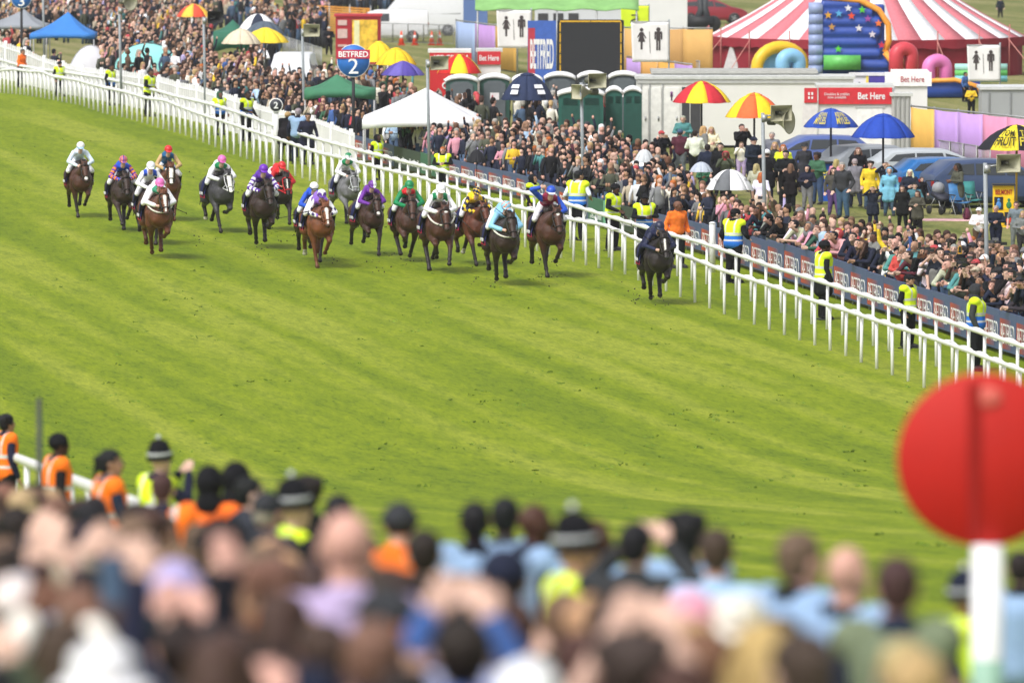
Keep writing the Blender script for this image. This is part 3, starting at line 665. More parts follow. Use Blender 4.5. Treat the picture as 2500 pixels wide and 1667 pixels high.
def jockey_parts(kind):
    if kind in JP: return JP[kind]
    J = jockey_pose(kind)
    mb = MB(); trunk(mb, J, -.02); arms(mb, J, -.004)
    for k in 'LR': mb.cap(J['hp'+k], .09, J['kn'+k], .055); mb.cap(J['kn'+k], .052, J['an'+k], .036); a = J['an'+k]; mb.cap(a, .038, a+Vector((0, -.15, -.02)), .034); hand(mb, J['wr'+k], J['el'+k], .95)
    head_pieces(mb, J); body = voxel(mb, .014, 3, "body"); v = verts(body); c = np.ones((len(v), 3)); q = (v-np.array(J['hd']))@np.array(J['hrot'])
    for s in (1, -1): c[np.linalg.norm((q-[s*.033, -.088, -.003])*[1, .6, 1.5], axis=1) < .022] = (.08, .08, .1)
    setcol(body, c); body.materials.append(SKIN)
    mb = MB(); trunk(mb, J, .0); arms(mb, J, .02, .93); mb.cap(J['chs']+Vector((0, .05, .03)), .14, J['wst']+Vector((0, 0, .05)), .13)
    silk = voxel(mb, .018, 2, "silks")
    mb = MB(); mb.cap(J['pel']+Vector((-.06, 0, 0)), .115, J['pel']+Vector((.06, 0, 0)), .115)
    for k in 'LR': mb.cap(J['hp'+k], .1, J['kn'+k], .068)
    br = voxel(mb, .018, 3, "breeches")
    mb = MB()
    bt = []
    for k in 'LR': mb = MB(); mb.cap(J['kn'+k].lerp(J['an'+k], .12), .062, J['an'+k], .045); a = J['an'+k]; mb.cap(a, .046, a+Vector((0, -.17, -.02)), .04); bt.append(voxel(mb, .016, 3, "boot"))
    mb = MB(); mb.ball((0, .012, .035), (.112, .128, .112), nu=24, nv=16); mb.prism([(-.085, 0), (.085, 0), (.07, .05), (.03, .075), (-.03, .075), (-.07, .05)], (0, -.09, .02), (1, 0, 0), (0, -.93, -.3), .016)
    hm = voxel(mb, .011, 2, "helmet"); bm = bmesh.new(); bm.from_mesh(hm); bmesh.ops.delete(bm, geom=[x for x in bm.verts if x.co.z < -.012 and x.co.y < .03 or x.co.z < -.05], context='VERTS'); bm.to_mesh(hm); bm.free()
    JP[kind] = (J, body, silk, br, bt, hm); return JP[kind]
GOG = MB().tube([(-.088, -.02, 0), (-.07, -.085, -.004), (0, -.108, -.004), (.07, -.085, -.004), (.088, -.02, 0)], .019, n=8, flat=.5).mesh("goggles"); GOG.materials.append(mat("goggle_black", (.015, .015, .02), .15, spec=.8))
def silks_cols(J, me, body, sleeve, deco, c2):
    v = verts(me); n = len(v); c = np.tile(np.array(body), (n, 1))
    def dseg(a, b):
        a, b = np.array(a), np.array(b); d = b-a; t = np.clip(((v-a)@d)/(d@d), 0, 1); return np.linalg.norm(v-(a+t[:, None]*d), axis=1), t
    arm = np.zeros(n, bool); along = np.zeros(n)
    for k in 'LR':
        d1, t1 = dseg(J['sh'+k], J['el'+k]); d2, t2 = dseg(J['el'+k], J['wr'+k]); dt, _ = dseg(J['pel'], J['shc'])
        m = (np.minimum(d1, d2) < .085) & (np.abs(v[:, 0]) > .17); arm |= m; along = np.where(m, np.where(d1 < d2, t1*.5, .5+t2*.5), along)
    c[arm] = sleeve; x, y, z = v.T; c2 = np.array(c2)
    if deco == 'stripes_sleeve': c[arm & ((along*6) % 1 < .5)] = c2
    if deco == 'stripes_body': c[(~arm) & ((np.abs(x)*16) % 1 < .5)] = c2
    if deco == 'vstripes': c[(np.abs(x)*14+.3) % 1 < .5] = c2
    if deco == 'collar': nk = np.array(J['nk']); c[np.linalg.norm(v-nk, axis=1) < .17] = c2
    if deco == 'epaulets':
        for k in 'LR': d, t = dseg(J['sh'+k], J['nk']); c[(d < .11) & ~arm & (np.abs(x) > .07)] = c2
    if deco in ('stars_sleeve', 'stars'):
        g = (np.floor(x*11)*7+np.floor(z*9)*13+np.floor(y*9)*5) % 5
        cx = (x*11) % 1-.5; cz = (z*9) % 1-.5; cy = (y*9) % 1-.5; m = (np.abs(cx)+np.abs(cz) < .45) & (g < 3)
        c[m & (arm if deco == 'stars_sleeve' else True)] = c2
    setcol(me, c)
def helm_cols(me, base, deco, c2):
    v = verts(me); x, y, z = v.T; c = np.tile(np.array(base), (len(v), 1)); c2 = np.array(c2); a = np.arctan2(x, -y+.012)
    if deco == 'stripes': c[np.abs((np.abs(x)*26) % 1) < .5] = c2
    if deco == 'quarters': c[(x > 0)] = c2
    if deco == 'star': c[(z > .1) | ((np.abs(np.sin(a*2.5)) < (z-.02)*6))] = c2
    if deco == 'spot':
        g = (np.floor(x*28)*3+np.floor(z*28)*5+np.floor(y*28)) % 4; c[(g == 0)] = c2
    if deco == 'band': c[(z < .03) & (z > .005)] = c2
    setcol(me, c)
def jockey(loc, rot, sc, kind, pr, helm, skin='fair', label=None, boots='#15151a', breech='#e6e6ea', mirror=False):
    J, body, silk, br, bt, hm = jockey_parts(kind)
    s3 = (-sc if mirror else sc, sc, sc)
    o = obj("jockey", body, None, None, loc, (0, 0, rot), SKINS[skin], scale=s3); tag(o, label, "jockey", "jockeys in the race")
    s = silk.copy(); silks_cols(J, s, *pr); s.materials.append(SILK); obj("silks", s, None, o)
    obj("breeches", br, CLOTH, o, color=hexc(breech)); [obj("boot", q, CLOTH, o, color=hexc(boots)) for q in bt]
    h = hm.copy(); helm_cols(h, *helm); h.materials.append(HELM); M = Matrix.Translation(J['hd'])@J['hrot'].to_4x4()
    q = obj("helmet", h, None, o); q.matrix_local = M; q = obj("goggles", GOG, None, o); q.matrix_local = M
    return o, J
CLOTHNAVY = hexc('#1b2050')
def saddle_cloth():
    P = []
    for j in range(7):
        f = -.42+.62*j/6; row = []
        for i in range(17):
            a = math.radians(-118+236*i/16); rx, rz = .335, .37
            x = rx*math.sin(a); z = 1.2+rz*math.cos(a)+.06*max(0, math.cos(a))
            if abs(a) > 1.57: x = math.copysign(.345+.02*(abs(a)-1.57), a); z = 1.2-(abs(a)-1.57)*.36
            row.append(hb(f, x, z))
        P.append(row)
    me = MB().grid(P, .012).mesh("saddle_cloth"); v = verts(me); c = np.tile(np.array(CLOTHNAVY), (len(v), 1)); c[v[:, 2] < .925] = hexc('#b0213a'); setcol(me, c); me.materials.append(VCOL); return me
SCM = saddle_cloth(); SADTXT = text_mesh("BETFRED", .4, .07, bold=.0); SADTXT.materials.append(LW)
SADDLE = None
def horse(i, x, yf, ytop, coat, mark, sock, pk, mirror, jk, jp, helm, jlab, hlab, tack='#1c1310', breast=None, jskin='fair', rotd=9, boots='#15151a', breech='#e6e6ea', whip=None, text=True):
    g = gnd(x, yf+5); sc = ((yf-ytop)/S(g.y))/{'low': 1.86, 'mid': 1.98, 'high': 2.08, 'whip': 2.02}[jk]; sc = min(max(sc, 1.0), 1.22)
    rot = math.radians(rotd); me0, P = HM[pk]; me = paint_horse(me0, P, hexc(coat), mark, sock)
    loc = g+Vector((-math.sin(rot)*.9*sc, math.cos(rot)*.9*sc, 0)); loc.z = tz(loc.y)
    o = obj("horse", me, None, None, loc, (0, 0, rot), scale=((-sc if mirror else sc)*1.07, sc, sc)); tag(o, hlab, "horse", "racehorses galloping")
    hc = hexc(coat); dk = tuple(c*.25+.004 for c in hc) if mark[0] != 'c' else tuple(c*.8 for c in hc)
    poll, muz = HP[pk]['poll'], HP[pk]['muz']
    mb = MB(); w = hb(.35, 0, 1.58)
    for k in range(26):
        t = k/25; p = w.lerp(poll+Vector((0, 0, .05)), t)+Vector((0, 0, .05*math.sin(math.pi*t))); r = random.uniform
        mb.tube([p, p+Vector((r(-.05, .05), .04, .06)), p+Vector((r(-.09, .09), .12, .02+r(-.03, .04)))], [.026, .02, .004], n=5)
    for k in range(6): mb.tube([poll+Vector((0, 0, .05)), P(.02, .1, r(-.03, .03)), P(.1, .095, r(-.05, .05))], [.024, .02, .006], n=5)
    obj("mane", mb, HAIR, o, color=dk)
    mb = MB()
    for k in range(12): a, b = r(-.05, .05), r(-.1, .1); mb.tube([hb(-1.02, a*.5, 1.42), hb(-1.25, a, 1.38), hb(-1.45, a+b, 1.1), hb(-1.55, a+b*1.6, .75+r(-.1, .1))], [.03, .03, .025, .005], n=5)
    obj("tail", mb, HAIR, o, color=dk)
    tm = cm(tack, .5); mb = MB()
    def ring(t, rs, rf, off=0, n=14, w=.013): mb.tube([P(t, off+rf*math.cos(2*math.pi*k/n), rs*math.sin(2*math.pi*k/n)) for k in range(n+1)], w, n=6)
    ring(.4, .074, .078, -.012); ring(.06, .1, .1, -.01)
    for s in (1, -1):
        mb.tube([P(.05, -.01, s*.1), P(.2, -.02, s*.103), P(.4, -.02, s*.075), P(.47, -.02, s*.07)], .012, n=6); mb.ball(P(.47, -.02, s*.072), .022)
    obj("bridle", mb, tm, o)
    J = jockey_parts(jk)[0]; mb = MB(); jm = mirror
    for s, k in ((1, 'L'), (-1, 'R')):
        if jk == 'whip' and k == 'R': continue
        mb.tube([P(.47, -.02, s*.072), P(.3, -.2, s*.14), J['wr'+k]+Vector((0, -.06, -.03))], .01, n=5)
    obj("reins", mb, tm, o)
    mb = MB(); mb.cap(hb(.22, 0, 1.6), .1, hb(-.3, 0, 1.57), .13); sad = mb.mesh("saddle"); obj("saddle", sad, mat("saddle_leather", (.03, .02, .017), .35, var=.2), o, scale=(1.1, 1, 1))
    obj("saddle_cloth", SCM, None, o)
    for s in (1, -1):
        q = obj("cloth_lettering", SADTXT, None, o, loc=hb(-.12, s*.378, 1.13), rot=(0, 0, s*math.pi/2), scale=(-1 if mirror else 1, 1, 1))
    if breast:
        mb = MB(); pts = []
        for k in range(13):
            a = math.pi*k/12; pts.append(hb(.5+.44*math.sin(a)**.7, .27*math.cos(a), 1.45-.22*math.sin(a)))
        mb.tube(pts, .02, n=6); obj("breastplate", mb, cm(breast, .5), o)
    ja, JJ = jockey(loc, rot, sc, jk, jp, helm, jskin, jlab, boots, breech, mirror)
    if whip:
        R = Matrix.Rotation(rot, 3, 'Z'); a, b = whip; mm = Vector((-sc if mirror else sc, sc, sc))
        A = Vector(a)-Vector((0, 0, .15)); B = Vector(b)-Vector((0, 0, .15))
        ml = MB(); ml.tube([A, A.lerp(B, .25)], .014, n=8); ml.tube([A.lerp(B, .25), B], [.009, .006], n=6); ml.box(B, (.012, .05, .05))
        q = obj("whip", ml, cm('#17130f', .4), None, loc, (0, 0, rot), scale=(-sc if mirror else sc, sc, sc)); tag(q, whip_label(i), "whip", "jockeys' whips")
    return o
c_ = hexc
BAY, DBAY, CH, BLK, DGR, GRY = '#482a1c', '#31211a', '#613821', '#241c1a', '#3a393c', '#6b6b6e'
wl = {}
def whip_label(i): return wl[i]
wl = {10: "black whip held out level by the jockey behind the chestnut front-runner", 14: "black whip hanging by the white-capped jockey of the bay with white breast girth", 16: "brown whip raised across the jockey in pale blue", 17: "whip raised overhead by the blue and maroon jockey", 18: "whip pointing up beside the leading dark horse", 5: "black whip crossing in front of the pink-capped jockey on the chestnut"}
WH = (.82, .82, .86); PU = c_('#5a2d9a'); NV = c_('#1b2140'); OR = c_('#e8822a'); BL = c_('#2350c0'); RD = c_('#d0252a'); GN = c_('#12824f'); YL = c_('#f0c81e'); LB = c_('#8cc3e6'); PK = c_('#dd6fb4'); MR = c_('#8a1f3f'); TN = c_('#bfa070'); TB = c_('#1f5f8c')
hs_ = K
def HX(n, x, yf, yt, *a, **k): horse(n, x*K, yf*K, yt*K, *a, **k)
HX(1, 190, 497, 322, BAY, 'bsnip', [], 0, False, 'high', (c_('#cfdeec'), c_('#cfdeec'), None, WH), (WH, 'band', c_('#8fb8d8')), "jockey in plain pale silks and white cap, alone at the far left", "bay horse with white muzzle snip, furthest left of the field", boots='#3a2218')
HX(2, 287, 530, 353, DBAY, 'bnone', [], 1, True, 'mid', (BL, OR, 'stripes_sleeve', PU), (OR, 'stripes', PU), "jockey in royal blue with orange and purple striped sleeves and cap", "brown horse second from left, its jockey in an orange striped cap")
HX(3, 392, 505, 330, CH, 'cwide', [], 2, False, 'high', (TB, TN, None, WH), (RD, None, RD), "jockey in teal waistcoat, tan sleeves and bright red cap", "chestnut horse with broad white blaze under the red-capped teal jockey")
HX(4, 352, 560, 367, DBAY, 'bnone', [], 0, True, 'high', (WH, WH, 'epaulets', BL), (WH, 'spot', c_('#d5dde8')), "jockey in white silks with royal blue shoulders, behind the pink cap", "brown horse mostly hidden behind the chestnut with a pink-capped rider")
HX(5, 370, 593, 395, CH, 'cblaze', [], 3, False, 'low', (WH, WH, 'collar', c_('#3f9a78')), (PK, None, PK), "jockey in white silks and pink cap crouched on a chestnut", "chestnut horse with long white blaze and white breast girth", breast='#d8d4cc', whip=((.14, -.75, 1.4), (.6, -.7, 1.2)))
HX(6, 516, 532, 352, DGR, 'gwide', ['hl', 'fr'], 2, True, 'mid', (WH, WH, 'collar', GN), (PK, 'band', c_('#c050a0')), "jockey in white and green silks and pink cap on a dark grey", "dark grey horse with a broad white face", tack='#c9c9cc', rotd=13)
HX(7, 610, 570, 373, DBAY, 'bnone', [], 3, False, 'mid', (PU, WH, 'stripes_sleeve', PU), (c_('#6a1fb0'), None, PU), "jockey in purple silks with white striped sleeves and plain purple cap", "dark brown horse under the jockey with plain purple cap")
HX(8, 652, 528, 366, BLK, 'bstripe', ['hl'], 1, False, 'low', (RD, c_('#b81c24'), None, WH), (RD, None, RD), "jockey in red silks and red cap behind a red bridle", "nearly black horse wearing a bright red bridle and breast girth", tack='#c8202a', breast='#c8202a', rotd=14)
HX(9, 726, 600, 414, DBAY, 'bnone', [], 2, False, 'mid', (BL, BL, None, WH), (WH, 'band', c_('#101018')), "jockey in bright blue silks and black-banded white cap", "brown horse tucked behind the left shoulder of the big chestnut")
HX(10, 742, 613, 430, '#704023', 'cblaze', ['hr'], 0, False, 'low', (c_('#8a62c0'), WH, 'stars_sleeve', c_('#2c2058')), (PU, 'star', WH), "jockey in lilac with white star-spotted sleeves and purple cap", "big orange-chestnut horse with white blaze in the front group", tack='#6b3a20', whip=((-.3, -.75, 1.5), (-1.05, -.7, 1.32)))
HX(11, 808, 515, 347, GRY, 'gnone', ['fl'], 1, True, 'high', (WH, WH, 'collar', GN), (WH, 'star', GN), "jockey in white silks and green-starred white cap on the pale grey", "mid grey horse close to the white rail", tack='#c9ccd0', rotd=13)
HX(12, 862, 585, 410, '#3d261c', 'bsnip', [], 2, False, 'mid', (c_('#6a2c96'), c_('#6a2c96'), None, WH), (c_('#6a2c96'), 'quarters', WH), "jockey in deep purple silks and halved purple and white cap", "brown horse with white noseband spot, rider all in purple", rotd=14)
HX(13, 945, 600, 410, '#4a3026', 'bnone', [], 3, True, 'mid', (GN, GN, 'collar', RD), (GN, None, GN), "jockey in emerald green silks with red collar and green cap", "liver brown horse under the emerald green jockey")
HX(14, 1018, 625, 413, BAY, 'bstar', [], 1, False, 'mid', (WH, WH, 'epaulets', GN), (WH, None, WH), "jockey in white silks with green yoke and plain white cap", "bay horse with small star and white breast girth, beside the emerald jockey's", breast='#d8d4cc', whip=((.3, -.75, 1.45), (.85, -.7, .95)))
HX(15, 1103, 608, 425, '#5a3020', 'bnone', ['hr'], 2, True, 'mid', (YL, NV, 'stars_sleeve', YL), (NV, 'spot', YL), "jockey in yellow with navy and yellow starred sleeves", "bright bay horse under the yellow and navy jockey", rotd=14)
HX(16, 1166, 655, 455, DBAY, 'bnone', [], 3, False, 'low', (LB, LB, None, WH), (LB, 'spot', OR), "jockey in pale blue silks and orange-spotted pale cap", "dark brown horse with white breast girth, second nearest to the camera", breast='#d8d4cc', whip=((.18, -.8, 1.5), (-.35, -.55, 1.95)))
HX(17, 1272, 635, 422, BAY, 'bstar', [], 0, False, 'whip', (MR, BL, None, BL), (BL, 'band', WH), "jockey in maroon and blue with an arm raised overhead", "bay horse with diamond star alongside the rails, rider's arm raised", whip=((-.24, -.52, 2.12), (.1, -.3, 2.62)))
HX(18, 1518, 698, 503, BLK, 'bstripe', [], 3, False, 'low', (NV, NV, None, WH), (NV, None, NV), "jockey all in navy blue on the leading horse", "near black leading horse with narrow white stripe, out in front alone", whip=((-.2, -.78, 1.55), (-.62, -.6, 1.92)), breech='#20243c', rotd=7)
# turf kicked up, and divots cut in the course
def turf_bits():
    mb = MB(); spots = [(1345, 650, 26), (1335, 690, 20), (640, 620, 25), (560, 470, 25), (520, 440, 25), (700, 600, 26), (1000, 640, 22), (940, 660, 18), (1560, 730, 30), (1600, 745, 20), (480, 590, 18), (1180, 690, 14), (800, 640, 18), (150, 470, 8)]
    for x, y, n in spots:
        for _ in range(n*2//3):
            xx, yy = random.gauss(x, 24), y+random.uniform(-4, 14); g = gnd(xx, yy); g.z += abs(random.gauss(0, .22))+.02
            r = random.uniform(.008, .026); mb.ball(g, (r, r*1.2, r*.7), Euler((random.random()*3, 0, random.random()*3)).to_matrix(), 6, 4)
    tag(obj("turf_clods", mb, mat("clod_earth", (.05, .045, .025), .9, var=.4)), kind='stuff')
    mb = MB()
    for _ in range(1500):
        x, y = random.uniform(0, 2500), random.uniform(300, 1340); g = gnd(x, y)
        if y < I(x, A_BOT)+5: continue
        if random.random() > .33+.3*(math.sin(x*.011+y*.02)+math.sin(x*.023-y*.013)): continue
        r = random.uniform(.03, .1)*(1.6 if random.random() < .08 else 1)
        for k in range(random.randint(3, 7)):
            a = random.uniform(0, 6.28); p = g+Vector((random.uniform(-r, r)*1.6, random.uniform(-r, r)*2.5, -.02)); h = random.uniform(.025, .07)
            w = Vector((math.cos(a), math.sin(a), 0))*random.uniform(.02, .05)
            mb.add([p-w, p+w, p+w*.5+Vector((random.uniform(-.06, .06), random.uniform(-.05, .05), h)), p-w*.4+Vector((0, 0, h*.8))], [(0, 1, 2, 3)])
    tag(obj("grass_tufts", mb, mat("tuft_green", (.15, .23, .025), .9, var=.4, scale=3)), kind='stuff')
turf_bits()
# ------------------------------------------------------------------ stewards, spectators and the foreground crowd
def place(x, yh, h=1.72):
    """where a figure of height h stands when the top of its head is seen at (x, yh)"""
    g = gnd(x, yh, h); return g
YAWL = math.radians(-35)
def P_(x, yh, label, ps='stand', hair='short', hc='brown', top='jacket', tc='black', bc='navy', skin='fair', rot=0, h=1.74, yf=None, group=None, **k):
    sc = h/1.755
    if yf:
        g = gnd(x, yf); sc = min(1.15, max(.5, (yf-yh)/S(g.y)/1.755))
    elif hair == 'helmet': g = place(x, yh, 1.80); sc = .965
    else: g = place(x, yh, h)
    return person(g, math.radians(rot), ps, hair, hc, top, tc, bc, skin, sc, label, group, 1.22 if yf else 1.02, **k)
ST = "stewards in the lane behind the rails"
P_(52, 120, "steward in orange coat standing before the white fence, under the blue number three post", 'back', 'short', 'dark', 'jacket', 'orange', 'black', 'tan', 60, yf=214, group=ST)
P_(145, 150, "steward in plain yellow vest and black sleeves, furthest left of the yellow vests", 'stand', 'beanie', 'dark', 'jacket', 'black', 'black', 'tan', 40, yf=236, group=ST, vest='vest')
P_(270, 157, "steward in yellow and blue vest standing below the aqua dome shelter", 'stand', 'short', 'black', 'jacket', 'black', 'black', 'brown', 60, yf=258, group=ST, vest='vest_blue')
P_(364, 168, "dark-haired steward in yellow vest, third of the vests from the left", 'back', 'short', 'black', 'jacket', 'black', 'black', 'brown', 60, yf=285, group=ST, vest='vest')
P_(536, 224, "hooded steward in white and blue jacket with yellow vest in the lane", 'stand', 'hood', 'dark', 'jacket', 'white', 'black', 'brown', 30, yf=330, group=ST, vest='vest_blue', hatc='green')
P_(601, 222, "steward with black hair in yellow-blue vest, just left of the round number 2 sign", 'back', 'short', 'black', 'jacket', 'black', 'black', 'dark', 50, yf=345, group=ST, vest='vest_blue')
P_(696, 261, "ginger-blond man in black coat leaning on the rail below the round number 2 sign", 'rail', 'short', 'blond', 'coat', 'black', 'black', 'fair', 170, yf=394, group=ST)
P_(715, 275, "steward in yellow vest seen between the black coat and the blue gilet", 'stand', 'short', 'dark', 'jacket', 'black', 'navy', 'tan', 200, yf=385, group=ST, vest='vest')
P_(728, 264, "grey-haired steward in bright blue gilet seen from behind", 'stand', 'short', 'grey', 'jacket', 'navy', 'navy', 'brown', 170, yf=400, group=ST, vest='vest_pale')
P_(750, 275, "dark-haired man in navy coat, rightmost of the four at the round number 2 sign", 'back', 'short', 'dark', 'coat', 'navy', 'navy', 'tan', 20, yf=402, group=ST)
P_(921, 329, "steward in black hood and yellow vest, right of the blue number two pole", 'stand', 'hood', 'dark', 'jacket', 'black', 'black', 'dark', 50, yf=440, group=ST, vest='vest', hatc='black')
P_(1081, 358, "bareheaded steward in yellow vest facing the camera before the green board", 'clasp', 'short', 'ginger', 'jacket', 'black', 'black', 'pink', -5, yf=476, group=ST, vest='vest')
P_(1300, 427, "steward in black headscarf and yellow vest behind the second rail", 'stand', 'hood', 'dark', 'jacket', 'black', 'black', 'tan', 60, yf=560, group=ST, vest='vest', hatc='black')
P_(1409, 416, "bearded steward in white T-shirt with yellow-blue striped vest, seen from behind", 'back', 'short', 'black', 'tee', 'white', 'black', 'tan', 150, yf=587, group=ST, vest='vest_blue')
P_(1495, 447, "steward in black beanie and yellow vest before the pale green board", 'back', 'beanie', 'dark', 'jacket', 'black', 'black', 'dark', 60, yf=612, group=ST, vest='vest')
P_(1573, 472, "masked steward in black cap with folded arms and yellow-blue vest", 'clasp', 'cap', 'black', 'jacket', 'black', 'black', 'dark', 20, yf=634, group=ST, vest='vest_blue')
P_(1652, 489, "bald steward in bright orange jacket behind the leading jockey", 'turn', 'short', 'dark', 'jacket', 'orange', 'black', 'brown', 30, yf=654, group=ST, bald=True)
P_(1790, 508, "steward in black cap and blue-hemmed yellow vest by the tall white post", 'back', 'cap', 'black', 'jacket', 'black', 'black', 'fair', 140, yf=691, group=ST, vest='vest_blue')
P_(2010, 586, "steward in black beanie and long black coat under a yellow vest", 'stand', 'beanie', 'dark', 'coat', 'black', 'black', 'dark', 110, yf=780, group=ST, vest='vest')
P_(2216, 668, "woman steward with tied dark hair in yellow vest, facing right", 'stand', 'cap', 'dark', 'jacket', 'black', 'black', 'tan', 60, yf=850, group=ST, vest='vest')
P_(2382, 693, "steward in charcoal hood and yellow-blue vest above the red disc", 'stand', 'hood', 'dark', 'jacket', 'charcoal', 'black', 'brown', 80, yf=905, group=ST, vest='vest_blue', hatc='charcoal')
# people standing on the lawn behind the packed crowd
SB = "spectators standing on the lawn behind the crowd"
def Q(*a, **k): return P_(*a, group=SB, **k)
Q(1613, 318, "person in red cap and black tracksuit top with yellow stripes", 'phone', 'cap', 'brown', 'jacket', 'black', 'navy', 'fair', 20, yf=440, hatc='red')
Q(1660, 315, "person in blue cap and burgundy gilet with grey sleeves, seen from behind", 'stand', 'cap', 'brown', 'jacket', 'burgundy', 'grey', 'fair', 175, yf=438, hatc='denim')
Q(1697, 318, "person in cream hoodie with black emblem on its back", 'clasp', 'short', 'dark', 'jacket', 'cream', 'black', 'fair', 175, yf=440)
Q(1716, 307, "blond person in grey coat right behind the cream hoodie", 'stand', 'long', 'blond', 'coat', 'grey', 'black', 'fair', 120, yf=425)
Q(1736, 309, "blond woman in cream jumper with folded arms by the white cabin", 'clasp', 'long', 'blond', 'top', 'cream', 'black', 'pink', 10, yf=425)
Q(1667, 282, "man in blue and navy jacket at the doorway of the white cabin", 'clasp', 'short', 'grey', 'jacket', 'teal', 'navy', 'fair', 0, yf=400)
Q(1727, 352, "man in navy jacket seen from behind, right of the cream hoodie", 'stand', 'short', 'dark', 'jacket', 'navy', 'navy', 'fair', 170, yf=475)
Q(1759, 348, "smiling dark-haired man in black coat left of the red hood", 'stand', 'short', 'dark', 'coat', 'black', 'black', 'fair', -10, yf=480)
Q(1772, 369, "man in olive jacket with bright red hood up", 'phone', 'hood', 'dark', 'jacket', 'olive', 'black', 'brown', -5, yf=490, hatc='red')
Q(1809, 302, "man in black jacket looking down, under the yellow and orange parasol", 'phone', 'short', 'brown', 'jacket', 'black', 'navy', 'pink', 20, yf=425)
Q(1838, 333, "man in navy jacket and dark cap carrying a child", 'clasp', 'cap', 'dark', 'jacket', 'navy', 'navy', 'fair', 40, yf=470, hatc='navy')
Q(1810, 346, "small child in cream and pink jacket held up in the crowd", 'phone', 'short', 'light brown', 'jacket', 'cream', 'lilac', 'fair', 0, yf=440)
Q(1872, 364, "man in white cap and dark coat right beside the horn speaker pole", 'stand', 'cap', 'brown', 'coat', 'black', 'navy', 'fair', 170, yf=500, hatc='white')
Q(1885, 322, "grey-haired person in grey jacket under the round horn", 'stand', 'short', 'grey', 'jacket', 'grey', 'black', 'fair', -20, yf=440)
Q(1892, 346, "blond woman with loose hair left of the yellow jacket", 'stand', 'long', 'blond', 'jacket', 'charcoal', 'black', 'fair', -15, yf=470)
Q(1912, 352, "red-haired woman in pale yellow jacket and cream trousers", 'stand', 'long', 'ginger', 'jacket', 'lime', 'cream', 'fair', 0, yf=476)
Q(1918, 366, "man in sunglasses and black jacket in front of the yellow jacket", 'clasp', 'short', 'black', 'jacket', 'black', 'black', 'fair', -5, yf=505)
Q(1930, 399, "woman with light brown ponytail and long black coat, seen from behind", 'stand', 'long', 'light brown', 'coat', 'black', 'black', 'fair', 160, yf=512)
Q(1963, 349, "man in grey brimmed hat and dark coat beside the blue bookmaker stand", 'stand', 'bucket', 'grey', 'coat', 'charcoal', 'navy', 'fair', 20, yf=470, hatc='charcoal')
Q(1971, 404, "smiling woman in navy hood with folded arms", 'clasp', 'hood', 'brown', 'jacket', 'navy', 'grey', 'fair', -10, yf=513, hatc='navy')
Q(1995, 372, "person in green hoodie and light jeans carrying a child", 'clasp', 'bushy', 'dark', 'jacket', 'green', 'denim', 'brown', -30, yf=500)
Q(2035, 408, "dark-haired woman in green jacket with purple stocking", 'stand', 'long', 'dark', 'jacket', 'olive', 'purple', 'fair', 0, yf=527)
Q(2058, 395, "grey-haired man in charcoal jacket and jeans, clasping a hand", 'turn', 'short', 'grey', 'jacket', 'charcoal', 'denim', 'fair', -30, yf=534)
Q(2041, 388, "blond person in coral top behind the grey-haired man in jeans", 'stand', 'long', 'blond', 'top', 'pink', 'navy', 'fair', 150, yf=500)
Q(2088, 387, "man in long grey overcoat seen from behind", 'walk', 'short', 'grey', 'coat', 'grey', 'navy', 'fair', 190, yf=509)
Q(2095, 359, "long-haired woman in black top by the open car boot", 'stand', 'long', 'light brown', 'jacket', 'black', 'black', 'fair', 0, yf=480)
Q(2124, 393, "curly-haired woman in bright yellow raincoat", 'stand', 'bushy', 'dark', 'coat', 'yellow', 'denim', 'fair', 5, yf=512)
Q(2163, 396, "man in navy jacket holding binoculars to his eyes", 'shade', 'short', 'brown', 'jacket', 'navy', 'navy', 'fair', 0, yf=512)
Q(2171, 409, "woman with pale blue hood up and blue jeans", 'stand', 'hood', 'dark', 'coat', 'sky', 'denim', 'fair', -5, yf=528, hatc='sky')
Q(2221, 413, "white-haired woman in navy and white jacket", 'clasp', 'long', 'white', 'jacket', 'navy', 'charcoal', 'fair', 0, yf=530)
Q(2131, 455, "woman in long navy coat covering her face with both hands", 'shade', 'long', 'brown', 'coat', 'navy', 'navy', 'fair', 0, yf=556)
Q(2203, 452, "woman with glasses and long black coat looking up", 'stand', 'long', 'brown', 'coat', 'black', 'black', 'fair', -10, yf=558)
Q(2240, 465, "smiling woman in olive parka holding a phone at her chest", 'clasp', 'long', 'brown', 'coat', 'olive', 'black', 'fair', -15, yf=566)
Q(2250, 432, "small boy in black held up behind the olive parka", 'stand', 'short', 'brown', 'jacket', 'black', 'black', 'fair', 20, yf=510)
Q(2232, 446, "dark-haired woman carrying the small boy", 'clasp', 'short', 'dark', 'jacket', 'teal', 'black', 'fair', 20, yf=556)
Q(2339, 398, "curly dark-haired woman in camouflage jacket pushing a pram", 'clasp', 'long', 'dark', 'coat', 'olive', 'denim', 'brown', -60, yf=524)
Q(2390, 506, "blond woman in white cap and cream cardigan, left of the last lamp-like pole", 'clasp', 'cap', 'blond', 'jacket', 'cream', 'brown', 'fair', -10, yf=620, hatc='white')
Q(2431, 501, "man in blue bomber jacket holding a cup before the yellow bookmaker board", 'clasp', 'short', 'grey', 'jacket', 'navy', 'navy', 'pink', -5, yf=615)
Q(2481, 491, "young man in grey T-shirt and grey shorts at the right edge", 'stand', 'short', 'brown', 'tee', 'grey', 'grey', 'pink', -10, yf=607)
Q(2497, 514, "blond woman in khaki jacket cut by the right edge", 'clasp', 'long', 'blond', 'jacket', 'grey', 'charcoal', 'fair', -5, yf=630)
Q(2328, 303, "steward in yellow hi-vis T-shirt and dark cap by the lilac banner, seen from behind", 'stand', 'cap', 'dark', 'tee', 'lime', 'black', 'pink', 175, yf=405, vest='vest')
